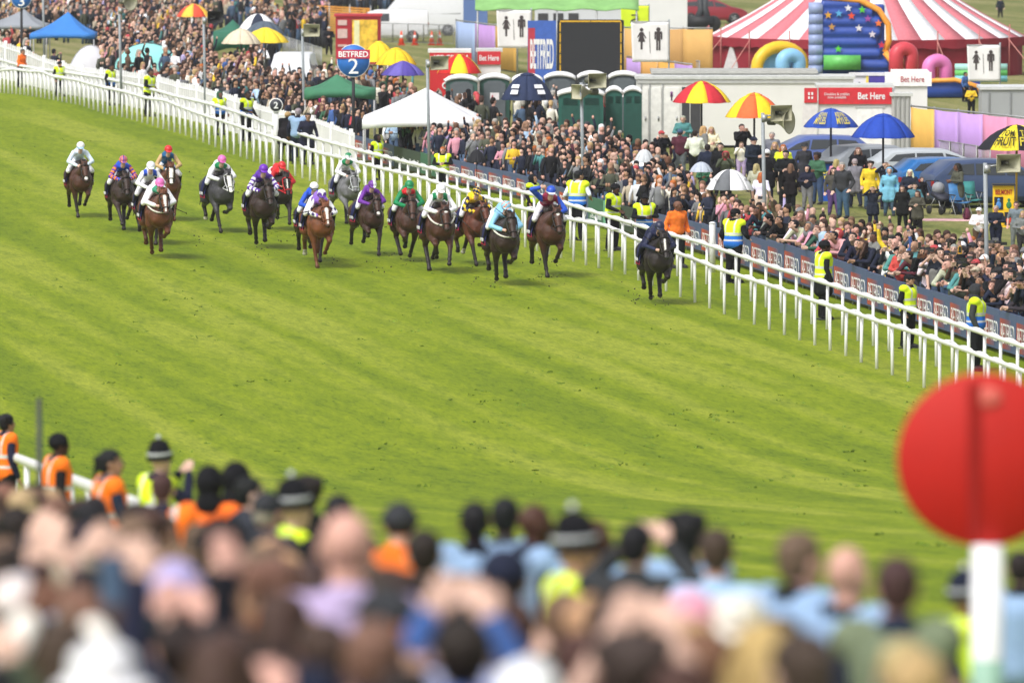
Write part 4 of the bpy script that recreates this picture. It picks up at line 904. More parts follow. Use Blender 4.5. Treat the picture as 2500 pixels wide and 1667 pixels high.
Q(2234, 290, "dark-haired person in black at the orange end of the lilac banner", 'turn', 'short', 'black', 'tee', 'black', 'black', 'tan', 30, yf=390)
Q(2279, 308, "dark-haired person in black T-shirt half hidden behind the barrier", 'stand', 'short', 'black', 'tee', 'black', 'black', 'tan', 180, yf=395)
Q(2371, 210, "man in yellow jumper and black trousers beside the inflatables", 'clasp', 'short', 'black', 'top', 'yellow', 'black', 'dark', 0, yf=283)
Q(2356, 176, "person in blue hoodie at the toilet flag by the circus tent", 'stand', 'short', 'black', 'jacket', 'blue', 'black', 'tan', 60, yf=250)
Q(2442, -5, "person in dark jacket on the grass right of the circus tent", 'stand', 'short', 'brown', 'jacket', 'navy', 'black', 'fair', 0, yf=45)
Q(1858, 420, "woman with long auburn hair and white blouse under the golf umbrella", 'stand', 'long', 'ginger', 'tee', 'white', 'cream', 'fair', 160, yf=545)
Q(1846, 399, "woman with long blond hair left of the horn speaker pole", 'stand', 'long', 'blond', 'jacket', 'beige', 'olive', 'fair', 150, yf=520)
Q(1718, 400, "child in green under the small pale umbrella", 'clasp', 'short', 'dark', 'jacket', 'green', 'navy', 'brown', 0, yf=490)
Q(690, 135, "man in black gilet, left of the pair in front of the white vehicle", 'stand', 'short', 'black', 'jacket', 'black', 'black', 'fair', 40, yf=215)
Q(702, 134, "man in black gilet with cream sleeves in front of the white vehicle", 'clasp', 'short', 'black', 'jacket', 'black', 'black', 'fair', 60, yf=214)
Q(751, 22, "steward in bright yellow coat before the orange netting", 'stand', 'short', 'black', 'coat', 'lime', 'black', 'brown', 60, yf=82)
Q(793, 22, "person in navy hooded coat before the orange netting", 'clasp', 'hood', 'black', 'coat', 'navy', 'navy', 'tan', 60, yf=84, hatc='navy')
Q(714, 0, "man in navy blazer and white shirt at the top of the picture", 'stand', 'short', 'grey', 'jacket', 'navy', 'burgundy', 'pink', 0, yf=70)
Q(803, 66, "white-haired man in black suit beside the snack kiosk", 'clasp', 'short', 'white', 'jacket', 'black', 'black', 'fair', 0, yf=135)
Q(216, 14, "man in white jumper with folded arms behind the blue gazebo", 'clasp', 'short', 'black', 'jacket', 'white', 'black', 'brown', 0, yf=85)
Q(1400, 322, "boy in black hood sat high in the crowd", 'stand', 'hood', 'dark', 'jacket', 'navy', 'navy', 'tan', 0, yf=415, hatc='navy')
Q(775, 222, "child in bright magenta coat on shoulders under the blue number two post", 'stand', 'long', 'brown', 'coat', 'magenta', 'navy', 'fair', 60, yf=300)
Q(645, 208, "child in blue football shirt and pale hood above the white fence", 'phone', 'hood', 'brown', 'jacket', 'blue', 'navy', 'fair', 190, yf=290, hatc='pale blue')
# the packed crowd: nearest spectators one by one
CT = [(1000, 352), (1100, 380), (1200, 402), (1300, 420), (1430, 465), (1520, 490), (1610, 515), (1700, 536), (1800, 560), (1890, 578), (1985, 600), (2100, 632), (2160, 655), (2250, 684), (2394, 722), (2500, 755), (2600, 785)]
FTOP = [(p[0], p[1]) for p in P_TOP[:-1]]+[(868, 326)]+W_TOP
UP = [(-40, -60), (600, -60), (660, 20), (700, 130), (760, 150), (860, 150), (950, 160), (1040, 232), (1180, 285), (1290, 285), (1400, 290), (1500, 310), (1600, 350), (1680, 420), (1760, 470), (1850, 484), (1960, 500), (2040, 522), (2120, 538), (2200, 548), (2300, 560), (2400, 578), (2500, 600), (2600, 620)]
LMK = [(1010, 360, "by the white gazebo"), (1110, 375, "near the fallen black umbrella"), (1300, 420, "above the headscarfed steward"), (1409, 420, "near the middle speaker pole"), (1500, 450, "above the pale green board"), (1573, 470, "near the masked steward"), (1652, 490, "near the orange steward"), (1690, 470, "left of the golf umbrella"), (1780, 480, "below the golf umbrella"), (1790, 520, "near the blue-hemmed steward"), (1860, 530, "at the horn speaker pole"), (1900, 585, "over the boards mid right"), (2010, 590, "near the black-coated steward"), (2060, 560, "below the man in jeans"), (2110, 620, "left of the woman steward"), (2170, 580, "below the blue-hooded woman"), (2216, 668, "near the woman steward"), (2260, 600, "below the olive parka"), (2300, 690, "left of the charcoal-hooded steward"), (2382, 690, "near the charcoal-hooded steward"), (2405, 620, "at the rightmost speaker pole"), (2330, 610, "below the pram"), (2470, 640, "below the yellow bookmaker board"), (2480, 730, "at the right edge boards")]
HAIRN = {'short': "%s hair", 'bushy': "bushy %s hair", 'long': "long %s hair", 'tied': "tied %s hair"}
def auto_label(x, y, hair, hc, hatc, top, tc, ps, bald, far=None, extra=""):
    who = "bald person" if bald else ("person with "+HAIRN[hair] % hc if hair in HAIRN else "person in %s %s" % (hatc, {'hood': 'hood', 'cap': 'cap', 'beanie': 'beanie', 'bucket': 'sun hat'}[hair]))
    gar = {'jacket': 'jacket', 'tee': 'T-shirt', 'coat': 'coat', 'top': 'jumper'}[top]
    act = {'phone': ", phone raised", 'phoneup': ", phone overhead", 'rail': ", leaning on boards", 'clasp': ", hands clasped", 'wave': ", one arm up", 'shade': ", hands at eyes"}.get(ps, "")
    where = far or min(LMK, key=lambda q: abs(q[0]-x)+1.5*abs(q[1]-y))[2]
    return "%s%s %s %s%s %s" % (who, " and" if hair in HAIRN and not bald else " and", tc, gar, act, where)
tops_ = ['black']*14+['navy']*12+['charcoal']*6+['grey']*5+['olive']*4+['beige']*4+['cream', 'cream', 'white', 'white', 'white', 'pale blue', 'pale blue', 'blue', 'red', 'pink', 'burgundy', 'green', 'brown', 'brown', 'brown', 'denim', 'denim', 'lilac', 'teal', 'yellow']
def rnd_look(front=False):
    hair = random.choice(['short']*9+['bushy']*2+['long']*5+['tied']+['cap']*2+['beanie', 'hood', 'bucket'][:3 if random.random() < .6 else 1])
    return dict(hair=hair, hc=random.choice(['dark', 'dark', 'dark', 'brown', 'brown', 'brown', 'brown', 'light brown', 'light brown', 'blond', 'grey', 'dark', 'black', 'black']+['ginger']*(random.random() < .3)), top=random.choice(['jacket']*4+['coat', 'tee', 'top']), tc=random.choice(tops_), bc=random.choice(['navy', 'black', 'denim', 'charcoal']), skin=random.choice(['fair']*6+['pink']*4+['tan']*3+['brown']), hatc=random.choice(['black', 'navy', 'grey', 'white', 'beige', 'black', 'charcoal', 'red']))
def lab_unique(x, y, lk, ps, bald, far=None):
    for _ in range(60):
        l = auto_label(x, y, lk['hair'], lk['hc'], lk['hatc'], lk['top'], lk['tc'], ps, bald, far)
        if l not in LABELS and l.replace(',', '') not in LABELS and len(l.split()) <= 16: return l, lk
        lk = rnd_look()
    return l, lk
pts = []
def poisson(x0, x1, ylo, yhi, kx, ky, tries, pts):
    grid = {}
    for (a, b) in pts: grid.setdefault((int(a//30), int(b//30)), []).append((a, b))
    for _ in range(tries):
        x = random.uniform(x0, x1); a, b = yhi(x), ylo(x)
        if a >= b: continue
        y = random.uniform(a, b); s = (y+73)/.8846; s = (s+631)*.07; dx, dy = kx*s, ky*s; ok = True; gx, gy = int(x//30), int(y//30)
        for i in (-1, 0, 1):
            for j in (-1, 0, 1):
                for (p, q) in grid.get((gx+i, gy+j), ()):
                    if ((p-x)/dx)**2+((q-y)/dy)**2 < 1: ok = False; break
                if not ok: break
            if not ok: break
        if ok: pts.append((x, y)); grid.setdefault((gx, gy), []).append((x, y))
    return pts
# front row, elbows on the fence
FRONT = []
Yr = 388.0
while Yr > 195:
    Yr -= random.uniform(.5, .95) if Yr < 330 else random.uniform(1.0, 2.2)
    FRONT.append((fenceX(Yr)+random.uniform(.62, .8), Yr))
def proj(p):
    q = Vector(p)-Vector((0, 0, H)); dz = q.y*math.cos(TH)-q.z*math.sin(TH); up = q.y*math.sin(TH)+q.z*math.cos(TH)
    return 1250+F*q.x/dz, 833.5-F*up/dz
pts = [proj((X, Y, 1.5)) for X, Y in FRONT]
nfront = len(pts)
poisson(-20, 2530, lambda x: I(x, FTOP)-(.78 if x > 868 else .5)*(I(x, FTOP)+631)*.07, lambda x: I(x, UP), .235, .12, 42000, pts)
NIND = 136
order = sorted(range(len(pts)), key=lambda i: -(pts[i][1]+(60 if i < nfront and pts[i][0] > 1050 else 0)))
ind = set(order[:NIND])
PH = []
for i in ind:
    x, y = pts[i]; front = i < nfront
    ps = random.choice(['rail']*5+['phone', 'clasp', 'wave']) if front else random.choice(['phone']*5+['stand']*3+['clasp']*3+['turn', 'wave', 'shade'])
    bald = random.random() < .09; lk = rnd_look()
    if bald: lk['hair'] = 'short'
    lab, lk = lab_unique(x, y, lk, ps, bald)
    kid = random.random() < .06 and not front
    h = 1.84*random.uniform(.94, 1.04)
    g = place(x, y, h)
    if front: g = Vector((FRONT[i][0], FRONT[i][1], tz(FRONT[i][1])))
    if g.x < fenceX(g.y)+.42: g.x = fenceX(g.y)+.5
    rot = math.radians(random.gauss(-18, 26))
    if front: rot = math.radians(random.gauss(-28, 18))
    o = person(g, rot, ps, lk['hair'], lk['hc'], lk['top'], lk['tc'], lk['bc'], lk['skin'], h/1.755, lab, "spectators packed behind the advertising boards", hatc=lk['hatc'], bald=bald, mirror=random.random() < .3)
    if ps == 'phone' and len(PH) < 40: PH.append(o); o["_l"] = lab
for o in PH:
    J = POSES['phone']; m = (J['wrL']+J['wrR'])/2; o["_ph"] = list(m)
    l = o["_l"]; l = l.split(", phone raised"); l = "dark phone held up by the "+l[0].replace("person", "spectator", 1)+l[1]
    phone_for(o, " ".join(l.split()[:16])); del o["_ph"]; del o["_l"]
# everybody else: one mass of simply shaped figures
def simple_person(ps):
    V, Fs, part = [], [], []
    def addmb(mb, p):
        o = len(V); V.extend(mb.v); Fs.extend([tuple(i+o for i in f) for f in mb.f]); part.extend([p]*len(mb.v))
    mb = MB(); mb.ball((0, -.02, 1.63), (.078, .09, .115), nu=8, nv=6); mb.ball((0, -.105, 1.61), (.018, .025, .03), nu=5, nv=4); mb.tube([(0, 0, 1.42), (0, -.01, 1.56)], [.07, .058], n=6); addmb(mb, 0)
    mb = MB(); mb.ball((0, .012, 1.69), (.094, .108, .09), nu=9, nv=6); mb.ball((0, .045, 1.63), (.088, .08, .095), nu=8, nv=6)
    if ps % 3 == 1: mb.tube([(0, .06, 1.68), (0, .09, 1.5), (0, .09, 1.32)], [.08, .09, .05], n=6)
    addmb(mb, 1)
    mb = MB(); mb.tube([(0, 0, .85), (0, 0, 1.05), (0, 0, 1.25), (0, 0, 1.38), (0, 0, 1.46)], [.155, .15, .17, .18, .08], n=10, flat=1, upv=(1, 0, 0)); mb.v = [(x, y*.7, z) for x, y, z in mb.v]
    A = {0: (((.26, 0, 1.14), (.25, -.1, .9)),)*2, 1: (((.24, -.2, 1.2), (.08, -.36, 1.5)),)*2, 2: (((.26, -.1, 1.14), (.08, -.26, 1.15)),)*2, 3: (((.3, 0, 1.6), (.28, -.1, 1.85)), ((.26, 0, 1.14), (.25, -.1, .9)))}[ps % 4]
    hands = MB()
    for s, (e, w) in zip((1, -1), A):
        e = Vector((s*e[0], e[1], e[2])); w = Vector((s*w[0], w[1], w[2])); mb.tube([(s*.16, 0, 1.41), e, w], [.062, .05, .038], n=6); hands.ball(w+(w-e).normalized()*.06, (.045, .04, .06), nu=6, nv=4)
    addmb(mb, 2); addmb(hands, 0)
    mb = MB()
    for s in (1, -1): mb.tube([(s*.09, 0, .95), (s*.1, -.01, .5), (s*.11, 0, .02)], [.11, .075, .06], n=6)
    addmb(mb, 3); return np.array(V), Fs, np.array(part)
SP = [simple_person(k) for k in range(12)]
def crowd_mass(name, pl, label_kind):
    AV, AF, AC = [], [], []; off = 0
    for (g, h, rot) in pl:
        V, Fs, part = random.choice(SP); s = h/1.76; c, sn = math.cos(rot), math.sin(rot)
        X = np.stack([(V[:, 0]*c-V[:, 1]*sn)*s+g.x, (V[:, 0]*sn+V[:, 1]*c)*s+g.y, V[:, 2]*s+g.z], 1)
        lk = rnd_look(); hat = random.random() < .1; bald = random.random() < .07
        j = lambda q: np.array(q)*random.uniform(.8, 1.2)
        sk = j(SKINS[lk['skin']]); hcx = j(HAIRC[lk['hc']]) if not hat else j(COLS[random.choice(['black', 'navy', 'white', 'grey', 'charcoal', 'red', 'blue', 'black', 'black'])])
        if bald: hcx = sk*.97
        pal = np.stack([sk, hcx, j(COLS[random.choice(tops_)]), j(COLS[lk['bc']])]); AV.append(X); AC.append(pal[part]); AF += [tuple(i+off for i in f) for f in Fs]; off += len(V)
    me = bpy.data.meshes.new(name); me.from_pydata(np.concatenate(AV).tolist(), [], AF); me.polygons.foreach_set("use_smooth", [True]*len(me.polygons)); setcol(me, np.concatenate(AC)); me.materials.append(VCOL)
    return tag(obj(name, me), kind='stuff')
# keep tents and parasol bases clear of heads
KEEP = [(68, 20, 232, 122), (160, 126, 282, 150), (278, 122, 446, 150), (520, 0, 610, 118), (895, 215, 1165, 290), (745, 180, 915, 235), (640, 90, 770, 160)]
pl = []
for i, (x, y) in enumerate(pts):
    if i in ind: continue
    if any(a < x < c and b < y < d for a, b, c, d in KEEP): continue
    h = 1.84*random.uniform(.9, 1.04)*(.72 if random.random() < .05 else 1); g = place(x, y, h)
    if i < nfront: g = Vector((FRONT[i][0], FRONT[i][1], tz(FRONT[i][1]))); h *= .9
    if g.x < fenceX(g.y)+.35: continue
    face = -20 if x > 1000 else (20 if x > 600 else 45)
    pl.append((g, h, math.radians(random.gauss(face, 45 if x < 900 else 30))))
for _ in range(130):
    x, yf = random.uniform(690, 1020), random.uniform(12, 34); g = gnd(x, yf)
    pl.append((g, random.uniform(1.6, 1.85), random.uniform(0, 6.28)))
for _ in range(90):
    x, yf = random.uniform(620, 800), random.uniform(50, 125); g = gnd(x, yf)
    pl.append((g, random.uniform(1.6, 1.85), random.uniform(0, 6.28)))
for _ in range(46):
    x = random.uniform(1030, 1500); g = gnd(x, random.uniform(330, 372)); pl.append((g, random.uniform(1.6, 1.85), random.uniform(2, 4.3)))
print("CROWD", len(pts), nfront, len(pl))
crowd_mass("crowd", pl, 0)
# ------------------------------------------------------------------ foreground crowd on the bank, out of focus
FG = "spectators in the blurred foreground"; FS = "stewards and police at the near rail"
def G(x, yh, label, *a, grp=FS, **k): return P_(x, yh, label, *a, group=grp, **k)
def RB(a): return a+180
G(14, 1012, "curly dark-haired steward in orange jacket cut by the left edge", 'stand', 'bushy', 'black', 'jacket', 'navy', 'black', 'tan', rot=120, vest='vest_orange')
G(138, 1057, "steward in black beanie and orange vest right of the dark post", 'stand', 'beanie', 'black', 'jacket', 'black', 'black', 'dark', rot=110, vest='vest_orange')
G(264, 1095, "steward with sunglasses and slicked dark hair in orange vest and red scarf", 'clasp', 'tied', 'black', 'jacket', 'navy', 'black', 'tan', rot=110, vest='vest_orange')
G(379, 1068, "police officer in tall black helmet, hand to face, left group", 'phone', 'helmet', 'black', 'jacket', 'navy', 'black', 'fair', rot=130, hatc='black', vest='vest')
G(395, 1150, "orange-vested shoulders right below the left police helmet", 'stand', 'short', 'brown', 'jacket', 'navy', 'black', 'fair', rot=170, vest='vest_orange')
G(510, 1140, "orange-jacketed steward with black headscarf, left of a pair", 'stand', 'hood', 'black', 'jacket', 'orange', 'black', 'dark', rot=170, hatc='black')
G(575, 1131, "steward in black hood and orange jacket, right of a pair", 'stand', 'hood', 'black', 'jacket', 'orange', 'black', 'dark', rot=150, hatc='black')
G(602, 1161, "dark-haired person in glasses, face turned left, by the orange jackets", 'stand', 'short', 'black', 'jacket', 'charcoal', 'black', 'fair', rot=110)
G(648, 1199, "person in grey flat cap behind the second police helmet", 'stand', 'cap', 'grey', 'jacket', 'charcoal', 'black', 'pink', rot=150, hatc='charcoal')
G(708, 1160, "police officer in black helmet and yellow jacket beside the brown-haired woman", 'stand', 'helmet', 'black', 'jacket', 'lime', 'black', 'fair', rot=110, hatc='black', vest='vest')
G(750, 1163, "person with thick dark brown hair right of the second police helmet", 'stand', 'bushy', 'dark', 'jacket', 'black', 'black', 'fair', rot=180)
G(826, 1204, "black-haired head just above the bald man", 'stand', 'short', 'black', 'jacket', 'black', 'black', 'fair', rot=180)
G(962, 1228, "steward in dark grey beanie with orange collar", 'turn', 'beanie', 'black', 'jacket', 'orange', 'black', 'fair', rot=150, hatc='charcoal')
G(1035, 1289, "low dark brown head between the grey beanie and the pale blue vests", 'stand', 'short', 'dark', 'jacket', 'black', 'black', 'fair', rot=180)
G(1159, 1222, "black-haired steward in pale blue vest, first of the trio", 'stand', 'short', 'black', 'jacket', 'black', 'black', 'dark', rot=180, vest='vest_pale')
G(1232, 1211, "black-haired steward in pale blue vest, middle of the trio", 'stand', 'short', 'black', 'jacket', 'charcoal', 'black', 'brown', rot=170, vest='vest_pale')
G(1296, 1225, "close-shaven bearded steward in pale blue vest facing left", 'stand', 'short', 'dark', 'jacket', 'navy', 'black', 'dark', rot=120, vest='vest_pale', bald=True)
G(1394, 1240, "police officer in helmet and yellow jacket between two shaven heads", 'stand', 'helmet', 'black', 'jacket', 'lime', 'black', 'pink', rot=110, hatc='black', vest='vest')
G(1445, 1262, "shaven-headed bearded steward in green jacket and pale vest", 'stand', 'short', 'black', 'jacket', 'green', 'black', 'dark', rot=140, bald=True, vest='vest_pale')
G(1549, 1273, "dark-haired person with a pale hand across the face", 'shade', 'short', 'black', 'jacket', 'charcoal', 'black', 'fair', rot=160)
G(1673, 1251, "steward with tall black hair and pale blue vest", 'stand', 'bushy', 'black', 'jacket', 'charcoal', 'black', 'dark', rot=180, vest='vest_pale')
G(1748, 1286, "brown-haired man in plain pale blue T-shirt", 'stand', 'short', 'brown', 'tee', 'pale blue', 'black', 'pink', rot=175)
G(1943, 1294, "fair cropped-haired steward in black jacket and pale blue vest", 'stand', 'short', 'light brown', 'jacket', 'black', 'black', 'pink', rot=130, h=1.8, vest='vest_pale')
G(2062, 1328, "balding pink-headed steward in pale blue vest with bare arms", 'stand', 'short', 'blond', 'tee', 'navy', 'navy', 'pink', rot=150, h=1.78, vest='vest_pale', bald=True)
kv = G(2191, 1355, "grey-brown haired steward in khaki vest with white print on its back", 'stand', 'short', 'brown', 'jacket', 'navy', 'black', 'pink', rot=180, h=1.78, vest='vest_khaki')
for zz, ww, hh in ((1.36, .12, .1), (1.2, .26, .06)): obj("vest_print", flat(MB().box((0, .19, zz), (ww, .02, hh)), "print"), LW, kv)
def big(x, yh, Y, label, ps, hair, hc, top, tc, skin, rot=180, **k):
    g = on(x, yh, Y); z0 = tz(Y); h = min(2.0, max(1.45, g.z-z0)); g.z = z0
    return person(g, math.radians(rot), ps, hair, hc, top, tc, 'navy', skin, h/1.755, label, FG, **k)
big(846, 1242, 35, "large bald man in lavender shirt, centre left of the foreground", 'stand', 'short', 'grey', 'tee', 'lilac', 'pink', bald=True)
big(1231, 1335, 36, "person in navy peaked cap below the pale blue vest trio", 'stand', 'cap', 'dark', 'jacket', 'black', 'fair', hatc='navy')
big(1130, 1500, 29, "person in bright blue sleeves raising both hands", 'phoneup', 'short', 'dark', 'jacket', 'blue', 'fair')
big(1500, 1440, 31, "broad back in dark green jacket under the shaven heads", 'stand', 'short', 'dark', 'jacket', 'green', 'fair')
big(1685, 1440, 33, "person in coral pink cap in the foreground", 'stand', 'cap', 'light brown', 'jacket', 'grey', 'fair', hatc='pink')
big(1800, 1470, 33, "person in large cream sun hat, lower right of centre", 'stand', 'bucket', 'grey', 'jacket', 'charcoal', 'fair', hatc='cream')
big(1900, 1500, 31, "brown-haired person in charcoal jacket beside the large cream sun hat", 'stand', 'short', 'brown', 'jacket', 'charcoal', 'fair')
big(1290, 1610, 27, "person in white cap at the bottom edge, right of centre", 'stand', 'cap', 'grey', 'jacket', 'charcoal', 'fair', hatc='white')
big(235, 1275, 42, "person in navy cap above the pink-topped people", 'stand', 'cap', 'dark', 'jacket', 'charcoal', 'fair', hatc='navy')
big(540, 1262, 42, "person in black beanie below the pair of orange jackets", 'stand', 'beanie', 'black', 'jacket', 'black', 'fair', hatc='black')
big(40, 1400, 33, "person with pale hair and magenta top at the left edge", 'stand', 'short', 'white', 'tee', 'magenta', 'fair')
big(185, 1480, 31, "person in strong navy blue jumper, left foreground", 'phone', 'short', 'light brown', 'top', 'navy', 'fair')
big(250, 1590, 28, "person in wide white hat at the bottom left", 'stand', 'bucket', 'white', 'jacket', 'beige', 'fair', hatc='white')
big(425, 1370, 36, "person in pale pink bobble cap, left foreground", 'stand', 'beanie', 'brown', 'tee', 'olive', 'fair', hatc='lilac')
big(560, 1530, 30, "person in navy coat with a white badge-like pompom", 'wave', 'long', 'brown', 'jacket', 'navy', 'fair')
big(2210, 1560, 30, "pale blond head at the bottom right, left of the disc's post", 'stand', 'short', 'blond', 'jacket', 'black', 'fair')
_g = on(2351, 1385, 49.5); _z = tz(49.5); person(Vector((_g.x, 49.5, _z)), math.radians(110), 'stand', 'helmet', 'black', 'jacket', 'lime', 'black', 'tan', (_g.z-_z)/1.865, "police officer in helmet and yellow jacket left of the disc's white post", FS, hatc='navy', vest='vest')
_g = on(2492, 1343, 52); _z = tz(52); person(Vector((_g.x, 52, _z)), math.radians(170), 'stand', 'short', 'dark', 'jacket', 'black', 'black', 'fair', (_g.z-_z)/1.755, "dark-haired steward in pale blue vest at the right edge", FS, vest='vest_pale')
fgl = [(300, "in the left foreground"), (600, "left of the bald man"), (900, "around the bald man"), (1200, "below the pale blue vest trio"), (1500, "below the shaven heads"), (1800, "near the cream hat"), (2100, "below the khaki vest"), (2600, "near the disc's post")]
used = [(o.location.x, o.location.y) for o in PEOPLE if o.get("group") == FG]
cnt = 0
for _ in range(9000):
    x = random.uniform(-30, 2530); y = random.uniform(1165, 1720)
    if y < I(x, [(-30, 1165), (250, 1210), (500, 1275), (760, 1330), (1000, 1385), (1300, 1430), (1500, 1440), (1640, 1460), (1950, 1520), (2150, 1560), (2530, 1560)]): continue
    h = random.uniform(1.64, 1.77); g = place(x, y, h)
    if g.y < 27 or g.y < 49 and x > 2260: continue
    if any(abs(g.x-a) < .26 and abs(g.y-b) < 1.1 or math.hypot(g.x-a, (g.y-b)*.5) < .3 for a, b in used): continue
    ps = random.choice(['stand']*6+['turn']*4+['phone']*5+['phoneup']*3+['clasp', 'wave']); lk = rnd_look()
    if y < I(x, [(0, 1240), (700, 1390), (1500, 1520), (2500, 1600)]) and ps in ('phoneup', 'wave', 'phone'): ps = random.choice(['stand', 'turn'])
    if lk['hair'] == 'hood': lk['hair'] = 'long'
    if lk['tc'] in ('red', 'yellow', 'teal', 'blue', 'green', 'pink'): continue
    if lk['hc'] in ('dark', 'black') and random.random() < .5: lk['hc'] = random.choice(['brown', 'light brown', 'light brown', 'blond'])
    if lk['hair'] in ('cap', 'bucket', 'beanie') and random.random() < .5: lk['hair'] = 'short'
    if lk['hatc'] in ('red',): lk['hatc'] = 'charcoal'
    far = next(q[1] for q in fgl if x < q[0]); far += (" far back" if y < 1330 else " nearest the bottom" if y > 1560 else "")
    lab, lk = lab_unique(x, y, lk, ps, False, far)
    if lk['tc'] in ('black', 'navy') and random.random() < .12: lk['top'] = 'tee'
    person(g, math.radians(random.gauss(180, 25)), ps, lk['hair'], lk['hc'], lk['top'], lk['tc'], lk['bc'], lk['skin'], h/1.755, " ".join(lab.replace(",", "").split()[:16]), FG, hatc=lk['hatc'])
    used.append((g.x, g.y)); cnt += 1
    if cnt >= 120: break
print("FG", cnt, len(PEOPLE))
# winning post: red disc on a white post
def disc():
    Y = 47.7; c = on(2402, 1121, Y); g = Vector((c.x, Y, tz(Y))); R = 213/S(Y)
    t = thing("disc_post", "large red disc on a white post, blurred at the right edge", "post", g)
    hz = c.z-g.z
    obj("disc", MB().lathe([(.001, -.02), (R-.01, -.02), (R, -.01), (R, .01), (R-.01, .02), (.001, .02)], (0, 0, hz), 64, Matrix.Rotation(math.pi/2, 3, 'X')), cm('#b8170d', .65, var=.05), t)
    obj("post", MB().tube([(.02, .1, 0), (.02, .1, hz+R*.9)], .08, n=16), cm('#e8e8ec', .5, var=.04), t)
    obj("post", MB().tube([(.02, -.03, .0), (.02, -.03, hz-R*.98)], .082, n=16), cm('#e8e8ec', .5, var=.04), t)
    obj("green_band", MB().tube([(.02, -.03, hz-R*3.3), (.02, -.03, hz-R*2.3)], .084, n=16), cm('#8fb3a0', .5, var=.04), t)
    obj("dark_red_strip", flat(MB().box((-.055, -.03, hz-.02), (.06, .015, 2*R*.93)), "upright_strip"), cm('#960a06', .5), t)  # darker red strip running down the disc face, left of centre
    obj("fixing_plate", MB().ball((.02, -.025, hz+R*.72), (.075, .012, .055)), cm('#d8665c', .6), t)  # small pinkish oval on the disc face, near its top
disc()
g = gnd(96, 1165, 0); g = on(96, 1150, 78); g = Vector((g.x, 78, tz(78)))
tp = on(98, 972, 78)
t = thing("marker_post", "thin dark grey post with a green edge standing at the near rail", "post", g)
obj("post", MB().tube([(0, 0, 0), (0, 0, tp.z-g.z)], .022, n=10), cm('#3b3a3c'), t); obj("edge_strip", flat(MB().box((.024, 0, (tp.z-g.z)*.5), (.006, .02, (tp.z-g.z)*.9)), "strip"), cm('#3c6b48'), t)
# ------------------------------------------------------------------ behind the crowd: parasols, tents, speakers, cabins, signs, vehicles, fairground
def cz(r, t): return (1-t**2.2)
def canopy(mb, R, zr, zt, n, cols, c=(0, 0), valance=.0, segs=6, fl=1.0):
    for k in range(n):
        col = cols[k % len(cols)]; a0, a1 = 2*math.pi*k/n, 2*math.pi*(k+1)/n; rows = []
        for j in range(segs+1):
            t = max(j/segs, .001); row = []
            for i in range(4):
                a = a0+(a1-a0)*i/3; sag = 1-.05*math.sin(math.pi*i/3)*t
                row.append(Vector((c[0]+R*t*sag*math.cos(a), c[1]+R*t*sag*math.sin(a), zr+(zt-zr)*cz(0, t)+.04*R*math.sin(math.pi*i/3)*t*-.5)))
            rows.append(row)
        if valance: rows.append([p-Vector((0, 0, valance)) for p in rows[-1]])
        mb.grid(rows, .012, col)
    return mb
def wrap_text(s, R, zr, zt, ang, t0, t1, wdeg, col, parent, out=.05):
    if s is None:   # two rows of print too small to read
        mb = MB()
        for z0, z1, xa, xb in ((.08, .5, -.5, .5), (-.5, -.1, -.3, .5)): mb.grid([[Vector((xa+(xb-xa)*i/6, 0, z)) for i in range(7)] for z in (z0, (z0+z1)/2, z1)])
        me = mb.mesh("print")
    else: me = text_mesh(s, 1, 1, .004, bold=.025)
    v = verts(me); w = v.copy()
    a = math.radians(ang)+v[:, 0]*math.radians(wdeg); t = t1+(t0-t1)*(v[:, 2]+.5)
    rr = R*t*.99+out; w[:, 0] = rr*np.cos(a); w[:, 1] = rr*np.sin(a); w[:, 2] = zr+(zt-zr)*(1-t**2.2)+out
    me.vertices.foreach_set("co", w.ravel()); me.update(); o = obj("lettering", me, cm(col), parent); return o
def parasol(x0, x1, yt, yb, n, cols, label, text=None, hr=2.05, polec='#2a2a30', base=True, tang=None, val=.0, group="parasols behind the crowd", rotz=0, vent=True):
    xc = (x0+x1)/2; g = place(xc, yb, hr); R = (x1-x0)/2/S(g.y); zt = on(xc, yt, g.y).z-g.z
    t = thing("parasol", label, "parasol", g, rotz, group); cc = [hexc(c) for c in cols]
    mb = canopy(MB(), R, hr, zt, n, cc, valance=val); obj("canopy", mb.mesh("canopy", True, VCOL, True), None, t)
    if vent: obj("vent_cap", canopy(MB(), R*.28, zt-.03, zt+.04, n, cc).mesh("vent", True, VCOL, True), None, t)
    obj("pole", MB().tube([(0, 0, 0), (0, 0, zt+.05)], .035 if base else .012, n=10), cm(polec), t)
    r = MB()
    for k in range(n):
        a = 2*math.pi*k/n; r.tube([(0, 0, hr+(zt-hr)*.35), (R*.55*math.cos(a), R*.55*math.sin(a), hr+(zt-hr)*.62)], .008, n=4); r.tube([(0, 0, zt-.03)]+[(R*q*math.cos(a), R*q*math.sin(a), hr+(zt-hr)*(1-q**2.2)-.02) for q in (.3, .6, .98)], .007, n=4)
    obj("rib_frame", r, METAL, t)
    if base: obj("base", MB().lathe([(.001, .12), (.08, .12), (.28, .06), (.3, 0), (.001, 0)], n=20), DARK, t)
    for q in (text or []): wrap_text(q[0], R, hr, zt, q[1]-math.degrees(rotz), q[2], q[3], q[4], q[5], t)
    return t
def D(*a): return [v*K for v in a]
parasol(*D(1543, 1680, 189, 234), 8, ['#c2303c', '#f3cf2e'], "red and yellow striped parasol in front of the white cabin", rotz=.2)
parasol(*D(1665, 1800, 216, 268), 8, ['#f5cc2a', '#ea6b3c'], "yellow and orange parasol beside the horn speaker pole", rotz=.1)
